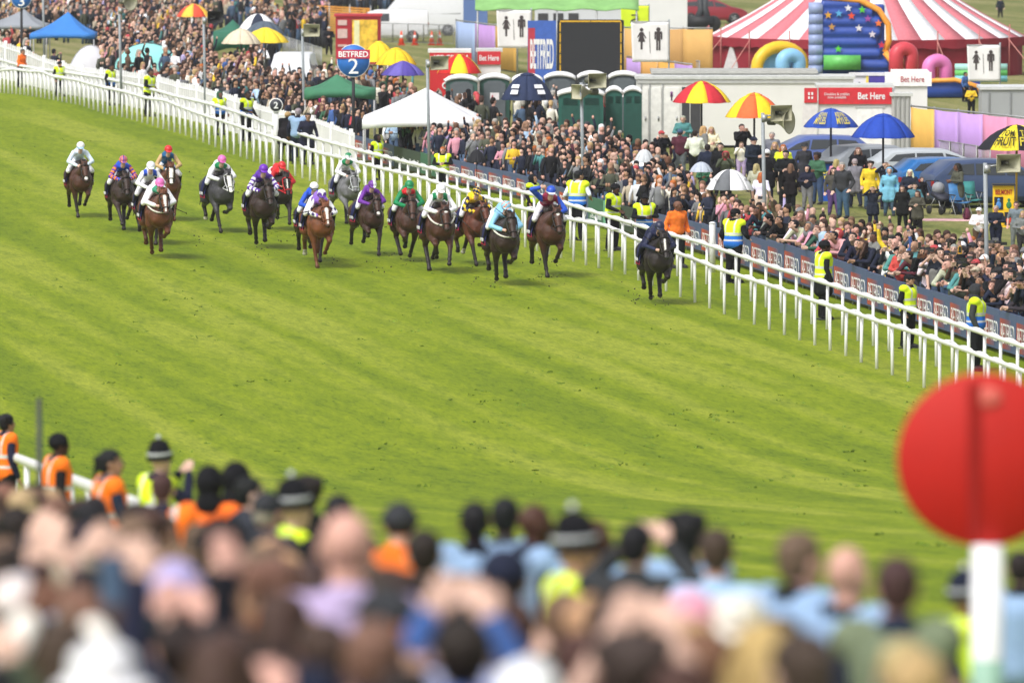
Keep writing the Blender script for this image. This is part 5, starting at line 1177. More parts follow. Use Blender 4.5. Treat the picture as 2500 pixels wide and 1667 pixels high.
parasol(*D(1845, 1972, 252, 291), 8, ['#2c4fae'], "blue parasol with yellow KEVIN MYLES lettering under the betting kiosk", [("KEVIN\nMYLES", -62, .5, .95, 33, '#f2e36a'), ("KEVIN\nMYLES", -118, .5, .95, 28, '#f2e36a')])
parasol(*D(1955, 2102, 264, 314), 8, ['#2647a8'], "plain royal blue parasol, right of the lettered blue one")
parasol(*D(2245, 2425, 290, 341), 8, ['#22222a', '#f0da3c'], "black and yellow TOM FRUIT parasol at the right edge", [("TOM\nFRUIT", -112, .5, .95, 36, '#4a4520'), ("TOM\nFRUIT", -68, .5, .95, 39, '#e8d94a')], rotz=0, polec='#a8861c')
parasol(*D(1150, 1273, 170, 228), 8, ['#2b3654'], "navy parasol with white lettering in front of the grey toilets", [(None, -58, .7, .92, 26, '#e4e6ee'), (None, -125, .7, .92, 24, '#e4e6ee')])
parasol(*D(829, 912, 97, 141), 8, ['#f4cf35'], "bright yellow parasol just right of the BETFRED 2 post", polec='#8c2a20')
parasol(*D(862, 957, 112, 148), 8, ['#efc52e'], "second yellow parasol, lower and behind the first", polec='#8c2a20')
parasol(*D(875, 976, 143, 172), 8, ['#54479a', '#6a5fb0'], "purple parasol between the yellow pair and the ice cream stall")
parasol(*D(1001, 1109, 127, 167), 8, ['#c92c2c', '#f3cf2e'], "red and yellow parasol against the red ice cream stall", rotz=.39)
parasol(*D(405, 485, 11, 38), 8, ['#e2553e', '#f2c04a'], "red and yellow parasol at the top left beside a black speaker")
parasol(*D(555, 664, 66, 97), 8, ['#f4d23c'], "yellow parasol over the left crowd, in front of the beige one", polec='#555555')
parasol(*D(508, 600, 68, 100), 8, ['#d9cbb2'], "beige parasol partly behind the left yellow one")
parasol(*D(542, 645, 32, 72), 8, ['#f0f0f2', '#2d3446'], "black and white golf umbrella behind the green tent", base=False, vent=False, rotz=.39)
parasol(*D(560, 655, 49, 78), 8, ['#566270'], "slate grey umbrella between black-white and yellow ones", base=False, vent=False)
parasol(*D(1621, 1731, 389, 434), 8, ['#e8e8ec', '#e8e8ec', '#e8e8ec', '#f1c634', '#e8e8ec', '#6b6e73', '#e8e8ec', '#e8e8ec'], "white golf umbrella with one grey and one yellow panel", [("PORT", -38, .76, .84, 14, '#3a3a40'), ("PORT", -132, .76, .84, 14, '#3a3a40')], base=False, vent=False, hr=1.75)
parasol(*D(1583, 1638, 372, 394), 8, ['#b4bccb'], "small pale grey umbrella left of the golf umbrella", base=False, vent=False, hr=1.4)
parasol(*D(1455, 1505, 343, 372), 8, ['#c4c8cc'], "pale see-through umbrella in the middle of the crowd", base=False, vent=False, hr=1.65)
parasol(*D(1072, 1118, 344, 372), 8, ['#26262b'], "black umbrella held low just behind the boards", base=False, vent=False, hr=1.25)
# tents
def gazebo(x0, x1, yp, ye, col, label, depth=None, val=.22, he=2.0, legc='#b8b8bc', sag=.12, rot=0, peak=None):
    xc = (x0+x1)/2; g = place(xc, ye, he); w = (x1-x0)/S(g.y)/2; d = depth or w; g = Vector((g.x, g.y+d, tz(g.y+d)))
    xp = xc if peak is None else peak; zp = on(xp, yp, g.y).z-g.z; t = thing("gazebo", label, "tent", g, rot)
    mb = MB(); n = 8; px = (xp-xc)/S(g.y)
    C = [(-w, -d), (w, -d), (w, d), (-w, d)]
    for i in range(4):
        a, b = Vector((*C[i], he)), Vector((*C[(i+1) % 4], he)); rows = []
        for j in range(n+1):
            q = j/n; row = []
            for k in range(7):
                p = a.lerp(b, k/6).lerp(Vector((px, 0, zp)), q); p.z -= sag*math.sin(math.pi*q)*(1.2-.5*math.sin(math.pi*k/6)); row.append(p)
            rows.append(row)
        rows.insert(0, [p-Vector((0, 0, val*(1-.25*math.sin(math.pi*k/6)))) for k, p in enumerate(rows[0])]); mb.grid(rows)
    solid(obj("roof", mb, mat("canvas_"+col, col, .8, var=.07, scale=2, bump=.25), t), .012)
    for x, y in C: obj("leg", MB().tube([(x*.98, y*.98, 0), (x*.98, y*.98, he)], .025, n=6), cm(legc), t)
gazebo(*D(68, 217), 28*K, 78*K, '#3a7cc8', "bright blue pop-up gazebo at the top left", peak=153*K)
gazebo(*D(-42, 108), 22*K, 58*K, '#8f949c', "grey pop-up gazebo cut by the left edge, behind the blue one", peak=52*K)
gazebo(*D(490, 575), 46*K, 74*K, '#2f6a55', "dark green tent behind the beige and yellow parasols", depth=1.5, val=.9)
gazebo(*D(699, 861), 171*K, 207*K, '#3f7a5c', "green gazebo just beyond the BETFRED 2 post", val=.35, peak=772*K)
gazebo(*D(832, 1104), 202*K, 276*K, '#e6e6ea', "large white gazebo behind the middle of the crowd", he=1.75, val=.3, depth=1.9, peak=978*K, sag=.03)
def low_tent(x0, x1, yt, yb, col, rim, label, dome):
    g = gnd((x0+x1)/2, yb+58); w = (x1-x0)/S(g.y)/2; zt = on(x0, yt, g.y).z-g.z; zb = on(x0, yb, g.y).z-g.z; t = thing("beach_shelter", label, "tent", g); rows = []
    for j in range(9):
        b = math.pi*j/16; row = []
        for i in range(17):
            a = math.pi*i/16; row.append(Vector((-w*math.cos(a), -.9*math.sin(b), zt*math.sin(a)**(.8 if dome else 1.2)*math.cos(b)**.7+.02)))
        rows.append(row)
    obj("shell", MB().grid(rows, .01), mat("canvas_"+col, col, .7, var=.06, scale=2, bump=.2), t)
    obj("rim_pole", MB().tube([p+Vector((0, -.01, .01)) for p in rows[0]], .022, n=6), cm(rim), t)
    obj("back_panel", MB().grid([[Vector((-w*math.cos(math.pi*i/16)*.97, .06, z*zt*math.sin(math.pi*i/16)**(.8 if dome else 1.2)*.95)) for i in range(17)] for z in (0, .5, 1)]), mat("canvas_"+col, col), t)
low_tent(*D(254, 424, 101, 150), '#8fd6d2', '#4a5a60', "pale aqua dome shelter above the left part of the fence", True)
low_tent(*D(150, 268, 106, 152), '#c9c9cf', '#9a9aa0', "grey-white low shelter left of the aqua dome", False)
# loudspeakers on poles
def horn(t, z, sq=True, rot=0, dark=False, x=.35):
    mb = MB(); m = cm('#a9a68f', .5) if not dark else DARK; R = Matrix.Rotation(math.radians(rot), 3, 'Z')
    if sq:
        for a, b in (((.06, .2), (.1, .05)), ((.1, .05), (.3, -.3))):
            (w0, y0), (w1, y1) = a, b; V = [R@Vector((x*0+sx*w, y, sz*w*.72))+Vector((x, 0, z)) for w, y in ((w0, y0), (w1, y1)) for sx, sz in ((-1, -1), (1, -1), (1, 1), (-1, 1))]
            mb.add(V, [(0, 1, 5, 4), (1, 2, 6, 5), (2, 3, 7, 6), (3, 0, 4, 7)])
        fr = [R@Vector((sx*.3, -.3, sz*.216))+Vector((x, 0, z)) for sx, sz in ((-1, -1), (1, -1), (1, 1), (-1, 1))]; mb.tube(fr+[fr[0]], .014, n=6)
        dr = MB().tube([R@Vector((0, .2, 0))+Vector((x, 0, z)), R@Vector((0, .42, 0))+Vector((x, 0, z))], .1, n=14); dr.tube([R@Vector((0, .1, 0))+Vector((x, 0, z)), R@Vector((0, -.15, 0))+Vector((x, 0, z))], .035, n=8)
    else:
        mb.lathe([(.04, .35), (.07, .2), (.13, .05), (.24, -.08), (.33, -.15), (.34, -.165), (.3, -.13), (.2, -.02), (.03, .2)], (x, 0, z), 28, R@Matrix.Rotation(math.radians(-90), 3, 'X'))
        dr = MB().tube([R@Vector((0, .3, 0))+Vector((x, 0, z)), R@Vector((0, .5, 0))+Vector((x, 0, z))], .1, n=14)
    h = obj("horn", mb, m, t); obj("driver", dr, cm('#5c5c52'), h)
def speaker_pole(x, yt, label, horns, h=4.0, lean=.02):
    g = place(x, yt, h); t = thing("speaker_pole", label, "loudspeaker", g, 0, "loudspeaker poles along the crowd")
    obj("pole", MB().tube([(lean*h, 0, 0), (0, 0, h)], [.055, .05], n=12), cm('#8f959b', .45), t)
    obj("bracket", MB().tube([(0, 0, h-.1), (.3, 0, h-.06), (.42, .15, h-.06)], .025, n=6).box((.05, 0, h-.15), (.16, .12, .2)), METAL, t)
    for q in horns: horn(t, h+q[0], q[1], q[2], q[3], q[4])
speaker_pole(104, -45, "plain grey speaker pole crossing the blue gazebo", [(0, True, 20, False, .35)])
speaker_pole(291, 18, "grey pole with round cream horn, left of the aqua dome", [(.2, False, 40, False, .35)])
speaker_pole(497, 42, "grey pole with a square black horn below the top-left parasol", [(0, True, 15, True, .38)])
speaker_pole(738, 71, "grey pole with square cream horn in front of the metal barriers", [(-.05, True, -15, False, .42)])
speaker_pole(1043, 146, "grey pole with square horn in front of the ice cream stall", [(-.1, True, 15, False, .32)])
speaker_pole(1419, 202, "grey pole with twin square horns in front of the green toilets", [(.06, True, 25, False, .36), (-.28, True, -60, False, .12)])
speaker_pole(1862, 276, "grey pole with square horn and round horn below it, under the yellow and orange parasol", [(.0, True, 12, False, .45), (-.25, False, 60, False, .6)])
speaker_pole(2405, 398, "tallest grey speaker pole with square horn at the right", [(0, True, 12, False, .5)])
# distance posts
def disc_sign(x, yc, r, yfoot, num, label, banner):
    g = gnd(x, yfoot); s = S(g.y); hz = on(x, yc, g.y).z-g.z; R = r/s; t = thing("distance_post", label, "sign", g)
    M9 = Matrix.Rotation(math.pi/2, 3, 'X')
    obj("post", MB().tube([(0, 0, 0), (0, 0, hz)], .055, n=10), cm('#23252a'), t)
    d = obj("disc", MB().lathe([(.001, -.03), (R, -.03), (R, .03), (.001, .03)], (0, -.08, hz), 48, M9), cm('#2f6fc4', .4), t)
    obj("rim", MB().lathe([(R, -.034), (R+.018, -.034), (R+.018, .034), (R, .034)], (0, -.08, hz), 48, M9, None, False), cm('#dfe3ea', .4), t)
    obj("number", text_mesh(num, R*.62, R*.95, .01), cm('#f4f4f6', .5), t, loc=(0, -.118, hz-R*.32))
    if banner:
        obj("banner", flat(MB().box((0, -.125, hz+R*.42), (R*2.08, .02, R*.55)), "banner"), cm('#c02a4c', .4), t); obj("lettering", text_mesh("BETFRED", R*1.85, R*.36, .01, bold=.02), cm('#f6f6f8', .5), t, loc=(0, -.142, hz+R*.42))
disc_sign(863, 149, 39, 386, "2", "blue disc number 2 with red BETFRED banner on a black post", True)
disc_sign(53, -4, 24, 200, "3", "blue disc number 3 on a black post at the top left", False)
g = gnd(674, 394); t = thing("marker_post", "round dark sign with white number 2 on a thick white post", "sign", g); s_ = S(g.y); hz = on(674, 257, g.y).z-g.z
obj("post", MB().box((0, 0, (hz)*.5), (.17, .12, hz)), WHITE, t)
M9 = Matrix.Rotation(math.pi/2, 3, 'X')
obj("sign_plate", MB().lathe([(.001, -.02), (15/s_, -.02), (15/s_, .02), (.001, .02)], (0, -.09, hz), 40, M9), cm('#3a3c46'), t); obj("rim", MB().lathe([(15/s_, -.024), (17/s_, -.024), (17/s_, .024), (15/s_, .024)], (0, -.09, hz), 40, M9, None, False), cm('#eeeef0'), t)
obj("number", text_mesh("2", 11/s_, 16/s_, .01, bold=.02), LW, t, loc=(0, -.12, hz))
g = gnd(1739, 665); hz = on(1739, 544, g.y).z-g.z; t = thing("marker_post", "thick round-topped white post between the boards and the rails", "post", g)
obj("post", MB().lathe([(.001, hz+.03), (.05, hz+.025), (.085, hz), (.085, 0), (.001, 0)], n=20), cm('#dcdcde', .5), t); obj("cap", MB().lathe([(.09, hz+.0), (.092, hz-.03), (.086, hz-.03)], n=20), LW, t)
# toilet flags
def man(ox, oz, s): return [[(ox+s*x, oz+s*z) for x, z in p] for p in ([(-.3, .95), (.3, .95), (.36, .85), (.36, .25), (.27, .2), (.22, .28), (.22, .7), (.19, .7), (.19, -.75), (.03, -.75), (.03, .1), (-.03, .1), (-.03, -.75), (-.19, -.75), (-.19, .7), (-.22, .7), (-.22, .28), (-.27, .2), (-.36, .25), (-.36, .85)],)]
def woman(ox, oz, s): return [[(ox+s*x, oz+s*z) for x, z in p] for p in ([(-.14, .92), (.14, .92), (.46, .35), (.4, .28), (.16, .62), (.34, .0), (.1, .0), (.1, -.7), (-.1, -.7), (-.1, .0), (-.34, .0), (-.16, .62), (-.4, .28), (-.46, .35)],)]
def circ(ox, oz, r): return [(ox+r*math.cos(2*math.pi*k/16), oz+r*math.sin(2*math.pi*k/16)) for k in range(16)]
def flag(x0, x1, y0, y1, ypole, label, col='#e4e2e4', pict=True, sag=.06):
    g = place(x1, y0, 5.2) if ypole is None else gnd(x1, ypole); s = S(g.y); w = (x1-x0)/s; top = on(x1, y0, g.y).z-g.z; h = (y1-y0)/s; t = thing("flag_pole", label, "flag", g)
    obj("pole", MB().tube([(0, 0, 0), (0, 0, top+.1)], .035, n=8), cm('#9aa0a6'), t)
    wav = lambda u, v: -.06-.07*math.sin(u*3.1*2+v)*(u)
    rows = []
    for j in range(13):
        v = j/12; rows.append([Vector((-w*u*(1-.04*v), wav(u, v), top-h*v*(1-.12*(1-u)*0)+sag*0-.12*h*u*v*(1-u)*2*0-.1*h*v*abs(u-.5)*0)) for u in [i/16 for i in range(17)]])
    solid(obj("flag_cloth", MB().grid(rows), mat("flag_"+col, col, .8, var=.05, scale=3, bump=.3), t), .006)
    obj("top_arm", MB().tube([(0, -.05, top+.01), (-w, -.05, top+.01)], .018, n=6), METAL, t)
    f = MB()
    def put(poly):
        P3 = []
        c = (sum(p[0] for p in poly)/len(poly), sum(p[1] for p in poly)/len(poly))
        f.prism(poly, (-w, wav(1-c[0]/w, .5)-.012, top-h), (1, 0, 0), (0, 0, 1), .008)
    if pict:
        q = h*.27; put(circ(w*.28, h*.5+q*1.12, q*.17)); put(circ(w*.72, h*.5+q*1.15, q*.2))
        for p in woman(w*.28, h*.5, q): put(p)
        for p in man(w*.72, h*.5, q*1.02): put(p)
        put([(w*.5, h*.22), (w*.515, h*.22), (w*.495, h*.76), (w*.48, h*.76)])
        obj("pictogram", flat(f, "pictogram"), cm('#41383a'), t)
    return t, w, h, top
flag(1212, 1297, 26, 118, 200, "white toilet flag with woman and man signs, left of the big screen")
flag(1540, 1633, 54, 152, 268, "white toilet flag in front of the yellow-green flag")
flag(2360, 2441, 111, 199, 262, "white toilet flag in front of the circus tent, right side")
t, w, h, top = flag(1515, 1584, 15, 84, 180, "fluorescent yellow flag with a mirrored number 5", '#d6ee2e', False)
obj("number", text_mesh("5", w*.3, h*.4, .008), cm('#2a2a2a'), t, loc=(-w*.5, -.15, top-h*.5), scale=(-1, 1, 1))
# boxy buildings
def block(x0, x1, yt, h, depth, label, cat, name, col, roofc=None, off=0):
    g = place((x0+x1)/2, yt, h); w = (x1-x0)/S(g.y); t = thing(name, label, cat, Vector((g.x, g.y+off, tz(g.y+off))))
    b = MB().box((0, depth/2, h/2+.05), (w, depth, h-.1)); obj("body", flat(b, "body"), mat("panel_"+col, col, .55, var=.04, scale=1.5), t)
    obj("roof", flat(MB().box((0, depth/2, h+.03), (w+.14, depth+.14, .1)), "roof"), cm(roofc or '#c4c6c4'), t); return t, w, h
t, w, h = block(*D(1463, 1960, 181), 2.45, 2.4, "long white toilet cabin behind the red and yellow parasols", "cabin", "toilet_cabin", '#dddcd8')
for i, (a, b) in enumerate(((.02, .055), (.06, .115), (.12, .2))):
    p = obj("door", flat(MB().box((-w/2+w*(a+b)/2, -.015, 1.15), (w*(b-a)-.04, .05, 1.95)), "door"), cm('#e4e3df'), t); obj("handle", MB().box((-w/2+w*b-.12, -.06, 1.05), (.05, .03, .14)), METAL, p)
    obj("door_frame", flat(MB().box((-w/2+w*a, -.02, 1.2), (.05, .06, 2.1)), "frame"), cm('#a2a3a3'), t)
obj("person_symbol", MB().prism(circ(0, .2, .05), (-w/2+w*.16, -.045, 1.75), (1, 0, 0), (0, 0, 1), .01).prism(man(0, 0, .14)[0], (-w/2+w*.16, -.045, 1.78), (1, 0, 0), (0, 0, 1), .01), cm('#8a5a90'), t)
obj("open_doorway", flat(MB().box((-w/2+w*.225, -.012, 1.1), (w*.035, .03, 2.1)), "gap"), mat("inside_dark", (.05, .05, .055), .8), t)
obj("open_doorway", flat(MB().box((-w/2+w*.27, -.012, 1.1), (w*.045, .03, 2.1)), "gap"), mat("inside_dark"), t)
obj("eaves_strip", flat(MB().box((0, -.02, 2.32), (w, .05, .08)), "strip"), cm('#b2b3b0'), t)
t, w, h = block(*D(1500, 1874, 168), 2.6, 2.4, "grey-roofed cabin behind the long white one", "cabin", "cabin", '#bcbcb8', '#a9a9a4')
t, w, h = block(*D(1880, 2049, 201), 2.55, 2.0, "white betting kiosk with red Bet Here sign", "kiosk", "betting_kiosk", '#e0dfe0')
obj("fascia", flat(MB().box((0, -.04, 2.26), (w, .09, .56)), "fascia"), cm('#cc2f3a', .45), t)
obj("lettering", text_mesh("Bet Here", w*.37, .24, .01, bold=.02), LW, t, loc=(w*.22, -.095, 2.26)); obj("lettering", text_mesh("Doubles & trebles\nnow available", w*.34, .2, .01), LW, t, loc=(-w*.25, -.095, 2.27))
p = obj("door", flat(MB().box((w*.2, -.012, .95), (.85, .04, 1.75)), "door"), cm('#e8e7e6'), t); obj("door_frame", flat(MB().box((w*.2, -.02, 1.88), (1.0, .05, .06)), "frame"), cm('#b9b9b9'), t)
q = obj("side_board", flat(MB().prism([(-.62, 0), (-.18, 0), (0, 2.0), (-.5, 2.0)], (-w/2-.02, -.1, .1), (1, 0, 0), (0, 0, 1), .08), "side"), cm('#d8d4d4'), t)
q = obj("side_sign", flat(MB().box((-w/2-.27, -.15, 2.28), (.44, .06, .5)), "sign"), cm('#c8303a'), t); obj("symbols", flat(MB().box((-w/2-.33, -.19, 2.34), (.06, .02, .1)).box((-w/2-.22, -.19, 2.34), (.06, .02, .1)).box((-w/2-.33, -.19, 2.2), (.06, .02, .08)).box((-w/2-.22, -.19, 2.2), (.06, .02, .08)), "sym"), LW, q)
t, w, h = block(2055*K, 2130*K, 180, 2.5, 2.0, "white kiosk with thin red Bet Here lettering, behind the pink arch", "kiosk", "betting_kiosk", '#e4e3e3', '#ecebea')
obj("fascia", flat(MB().box((-.1, -.04, 2.3), (w+.5, .08, .5)), "fascia"), cm('#f0eff0'), t); obj("lettering", text_mesh("Bet Here", w*.72, .2, .01), cm('#b02838'), t, loc=(.05, -.09, 2.3))
t, w, h = block(1955*K, 2050*K, 184, 2.4, .4, "white and purple banner panel above the red Bet Here sign", "banner", "printed_banner", '#e3e1ea', '#d8d6dc')
obj("purple_panel", flat(MB().box((w*.2, -.02, 2.1), (w*.55, .05, .55)), "p"), cm('#4b3f9c'), t); obj("yellow_strip", flat(MB().box((-w*.11, -.02, 2.1), (w*.06, .05, .55)), "p"), cm('#e8cf5a'), t); obj("crest", MB().lathe([(.001, .02), (.05, .02), (.06, -.02), (.001, -.02)], (-w*.3, -.03, 2.1), 12, M9), cm('#4f5a70'), t)
t, w, h = block(2050*K, 2092*K, 234, 2.3, .8, "grey ribbed panels right of the betting kiosk", "panel", "ribbed_panel", '#b4b4b2')
for k in range(4): obj("rib", flat(MB().box((-w/2+w*(k+.5)/4, -.02, 1.15), (.05, .06, 2.2)), "rib"), cm('#9b9b99'), t)
t, w, h = block(2255*K, 2420*K, 218, 2.2, 2.2, "grey storage container at the right edge", "container", "storage_container", '#9ea1a4', '#c9cbcd')
for k in range(3): obj("door", flat(MB().box((-w/2+w*(.1+.3*k), -.02, 1.1), (w*.02, .05, 2.0)), "upright_strip"), cm('#85888b'), t)
# portable toilets
def portaloo(x0, x1, yt, front, bodyc, label):
    xc = (x0+x1)/2; g = place(xc, yt+4, 2.3); s = S(g.y); w = (x1-x0)/s*.96; t = thing("portable_toilet", label, "toilet", g, 0, "portable toilets in two rows")
    obj("cubicle", flat(MB().box((0, w/2, 1.05), (w, w, 2.1)), "c"), mat("plastic_"+bodyc, bodyc, .5, var=.06, scale=2), t)
    rows = [[Vector((w*.53*(2*i/10-1), -.06+(w+.12)*j/6, 2.08+.2*math.sin(math.pi*i/10)**.6*(.75+.25*math.sin(math.pi*j/6)))) for i in range(11)] for j in range(7)]
    obj("roof", MB().grid(rows, .12), cm('#e8e8ea', .5), t)
    if front:
        d = obj("door", flat(MB().prism([(-w*.36, 0), (w*.36, 0), (w*.36, 1.82), (w*.2, 1.93), (-w*.2, 1.93), (-w*.36, 1.82)], (0, -.03, .08), (1, 0, 0), (0, 0, 1), .05), "door"), cm('#5c6368'), t)
        obj("notice", flat(MB().box((0, -.065, 1.45), (w*.3, .015, .26)), "n"), cm('#e6dfe2'), d); obj("latch", MB().box((w*.3, -.07, 1.5), (.05, .03, .1)), cm('#cfcfd2'), d)
        q = obj("notice_logo", MB().prism([(-.05, -.05), (.05, -.05), (0, .06)], (-w*.07, -.078, 1.45), (1, 0, 0), (0, 0, 1), .01), cm('#b03a4a'), t)
    else:
        for sx in (-1, 1):
            for k in range(5): obj("vent_slat", flat(MB().box((sx*w*.24, -.015, 1.9-.05*k), (w*.32, .04, .022)), "v"), cm('#17403a'), t)
        obj("panel", flat(MB().box((0, -.01, .95), (w*.86, .03, 1.4)), "p"), cm('#1e4d45'), t)
for i, (a, b, y, f, c, l) in enumerate([(1022, 1098, 166, 1, '#3f5e57', "grey-doored toilet at the left end by the ice cream stall"), (1100, 1172, 164, 1, '#2f5249', "second grey-doored toilet, left of the navy parasol"), (1176, 1246, 164, 1, '#4a5156', "grey toilet mostly behind the navy parasol"), (1250, 1322, 160, 1, '#4a5156', "grey toilet just right of the navy parasol"), (1326, 1394, 158, 1, '#4a5156', "grey toilet under the left half of the big screen edge"), (1398, 1468, 158, 1, '#4a5156', "grey toilet nearest the white cabin, back row"), (1281, 1388, 196, 0, '#235a50', "large dark green toilet shown from behind, front row"), (1391, 1430, 192, 0, '#235a50', "middle green toilet of the front row"), (1432, 1475, 192, 0, '#235a50', "green toilet touching the white cabin")]):
    portaloo(a*K, b*K, y*K, f, c, l)
# big screen
g = gnd(1438, 215); g = Vector((g.x, 372, tz(372))); s = S(372); w = 163/s; z0 = on(1438, 192, 372).z-g.z; z1 = on(1438, 45, 372).z-g.z
t = thing("big_screen", "large black video screen with a dashed yellow border, switched off", "screen", g)
obj("cabinet", flat(MB().box((0, .35, (z1-.2)/2), (w, .6, z1+.2-.4+.2)), "cab"), cm('#25262b'), t)
obj("screen", flat(MB().box((0, .02, (z0+z1)/2), (w*.95, .04, z1-z0-.12)), "scr"), mat("led_black", (.018, .019, .024), .55, var=.25, scale=60), t)
bd = MB(); n = 5
for k in range(n):
    L_ = (z1-z0-.3)/n; bd.box((-w*.455, -.01, z0+.15+L_*(k+.5)), (.05, .02, L_*.86)); bd.box((w*.455, -.01, z0+.15+L_*(k+.5)), (.05, .02, L_*.86))
for k in range(2): bd.box((-w*.23+w*.46*k, -.01, z1-.13), (w*.45, .02, .06))
obj("border_tape", flat(bd, "tape"), cm('#d8a820'), t)
t = thing("printed_banner", "blue and red BETFRED banner panel standing left of the big screen", "banner", g+Vector((-w/2-.62, -.05, 0)))
zb = z1-.1; obj("panel", flat(MB().box((0, 0, zb/2), (1.15, .08, zb)), "p"), cm('#3f62b4', .5), t); obj("red_patch", flat(MB().box((-.42, -.045, zb*.5), (.28, .012, zb*.8)), "p"), cm('#b23648', .5), t)
obj("lettering", text_mesh("BETFRED", .95, 1.2, .01, bold=.02), LW, t, loc=(0, -.058, zb*.55))
# ice cream stall, snack kiosk
t, w, h = block(987*K, 1078*K, 128, 2.5, 2.0, "red ice cream stall behind the red and yellow parasol", "stall", "ice_cream_stall", '#c4262c', '#d9d6d4')
obj("fascia", flat(MB().box((.05, -.04, 2.3), (w*1.05, .09, .34)), "f"), cm('#c8252b'), t); obj("lettering", text_mesh("ICE CREAM", w*.85, .2, .01, bold=.01), LW, t, loc=(.05, -.09, 2.3)); obj("swirl_logo", MB().tube([(-.15+(.04+.012*k)*math.cos(k*.55), -.03, 1.25+(.04+.012*k)*math.sin(k*.55)) for k in range(16)], .03, n=6), LW, t)
obj("hatch", flat(MB().box((.45, -.015, 1.45), (w*.5, .04, .8)), "h"), mat("inside_dark"), t)
t, w, h = block(1097*K, 1150*K, 126, 2.5, 1.6, "white kiosk with red Bet Here sign, left of the toilet flag", "kiosk", "betting_kiosk", '#e2e0e0')
obj("fascia", flat(MB().box((0, -.04, 2.25), (w, .09, .5)), "f"), cm('#c9303a'), t); obj("lettering", text_mesh("Bet Here", w*.85, .22, .01, bold=.02), LW, t, loc=(0, -.09, 2.25))
t, w, h = block(771*K, 874*K, 40, 2.3, 1.5, "dark red snack kiosk with framed yellow picture, above the BETFRED 2 post", "kiosk", "snack_kiosk", '#a8222e', '#b8323c')
obj("picture", flat(MB().box((w*.15, -.02, 1.35), (w*.56, .05, 1.55)), "p"), mat("snack_picture", '#e2b83c', .6, var=.5, scale=4), t); sp_ = MB()
for zz, ww, hh in ((2.0, .2, .24), (1.5, .22, .42), (.95, .2, .1)): sp_.box((-w*.35, -.02, zz), (w*ww, .03, hh))
obj("side_print", flat(sp_, "print"), cm('#cdb0aa'), t); obj("picture_text", flat(MB().box((-w*.03, -.05, 1.4), (w*.12, .02, 1.4)), "t"), cm('#e0dcae'), t); obj("picture_frame", flat(MB().box((w*.15, -.012, 1.35), (w*.64, .04, 1.72)), "f"), cm('#8f1c26'), t)
# coloured banner fences
def banner_fence(pts, h, cols, label):   # pts: (x, ytop) along the top; h metres
    P3 = []
    for x, y in pts: P3.append(place(x, y, h))
    o = P3[0].copy(); t = thing("banner_fence", label, "fence", o); n = len(cols)
    for k in range(n):
        a, b = P3[0].lerp(P3[-1], k/n)-o, P3[0].lerp(P3[-1], (k+1)/n)-o
        rows = [[a.lerp(b, i/6)+Vector((0, .02*math.sin(i*2.1), z-.03*math.sin(math.pi*i/6)*(z > 1))) for i in range(7)] for z in (h, h*.6, .1)]
        solid(obj("banner", MB().grid(rows), mat("banner_"+cols[k], cols[k], .75, var=.06, scale=2, bump=.2), t), .01)
        obj("post", MB().tube([a+Vector((0, .06, 0)), a+Vector((0, .06, h+.1))], .03, n=6), METAL, t)
    obj("top_rail", MB().tube([P3[0]-o+Vector((0, .05, h+.04)), P3[-1]-o+Vector((0, .05, h+.04))], .03, n=6), METAL, t)
banner_fence([(1113, 52), (1260, 70)], 2.0, ['#9fb4dc', '#b98fce', '#e3b25c'], "pale blue, lilac and orange banner fence left of the big screen")
banner_fence([(1524, 140), (1690, 160)], 1.2, ['#b391cf', '#d79f56', '#e0a548', '#b08ccc'], "lilac and orange banner fence behind the white cabin")
banner_fence([(1524, 70), (1740, 72)], 2.4, ['#c29a5e', '#b98f56', '#c79c5a'], "tan wooden-coloured hoarding between the flags and the circus tent")
banner_fence([(2224, 262), (2290, 268), (2520, 292)], 2.1, ['#e6b45a', '#b892d6', '#bd95d8', '#d98cae', '#de8fb0'], "long orange, lilac and pink banner fence at the right")
# crowd barriers
def barrier_line(x0, y0, x1, y1, n, label, h=1.1):
    a, b = place(x0, y0, h), place(x1, y1, h); t0 = None
    root = thing("crowd_barrier", label, "barrier", a)
    for k in range(n):
        p, q = (b-a)*(k/n), (b-a)*((k+.94)/n); p.z = tz(a.y+p.y)-a.z; q.z = tz(a.y+q.y)-a.z; m = MB()
        m.tube([p+Vector((0, 0, .15)), p+Vector((0, 0, h)), q+Vector((0, 0, h)), q+Vector((0, 0, .15)), p+Vector((0, 0, .15))], .022, n=6); obj("frame", m, METAL, root); m = MB()
        for j in range(1, 14): r = p.lerp(q, j/14); m.tube([r+Vector((0, 0, .15)), r+Vector((0, 0, h))], .008, n=4)
        obj("bars", m, METAL, root)
barrier_line(690, 88, 786, 118, 5, "grey metal barriers behind the left horn speaker pole", 1.3)
barrier_line(885, 56, 1110, 62, 6, "metal barriers in front of the white van and traffic cones")
barrier_line(2224, 332, 2420, 362, 6, "metal barriers in front of the lilac banner fence")
barrier_line(1530, 128, 1710, 150, 5, "metal barriers behind the white toilet cabin")
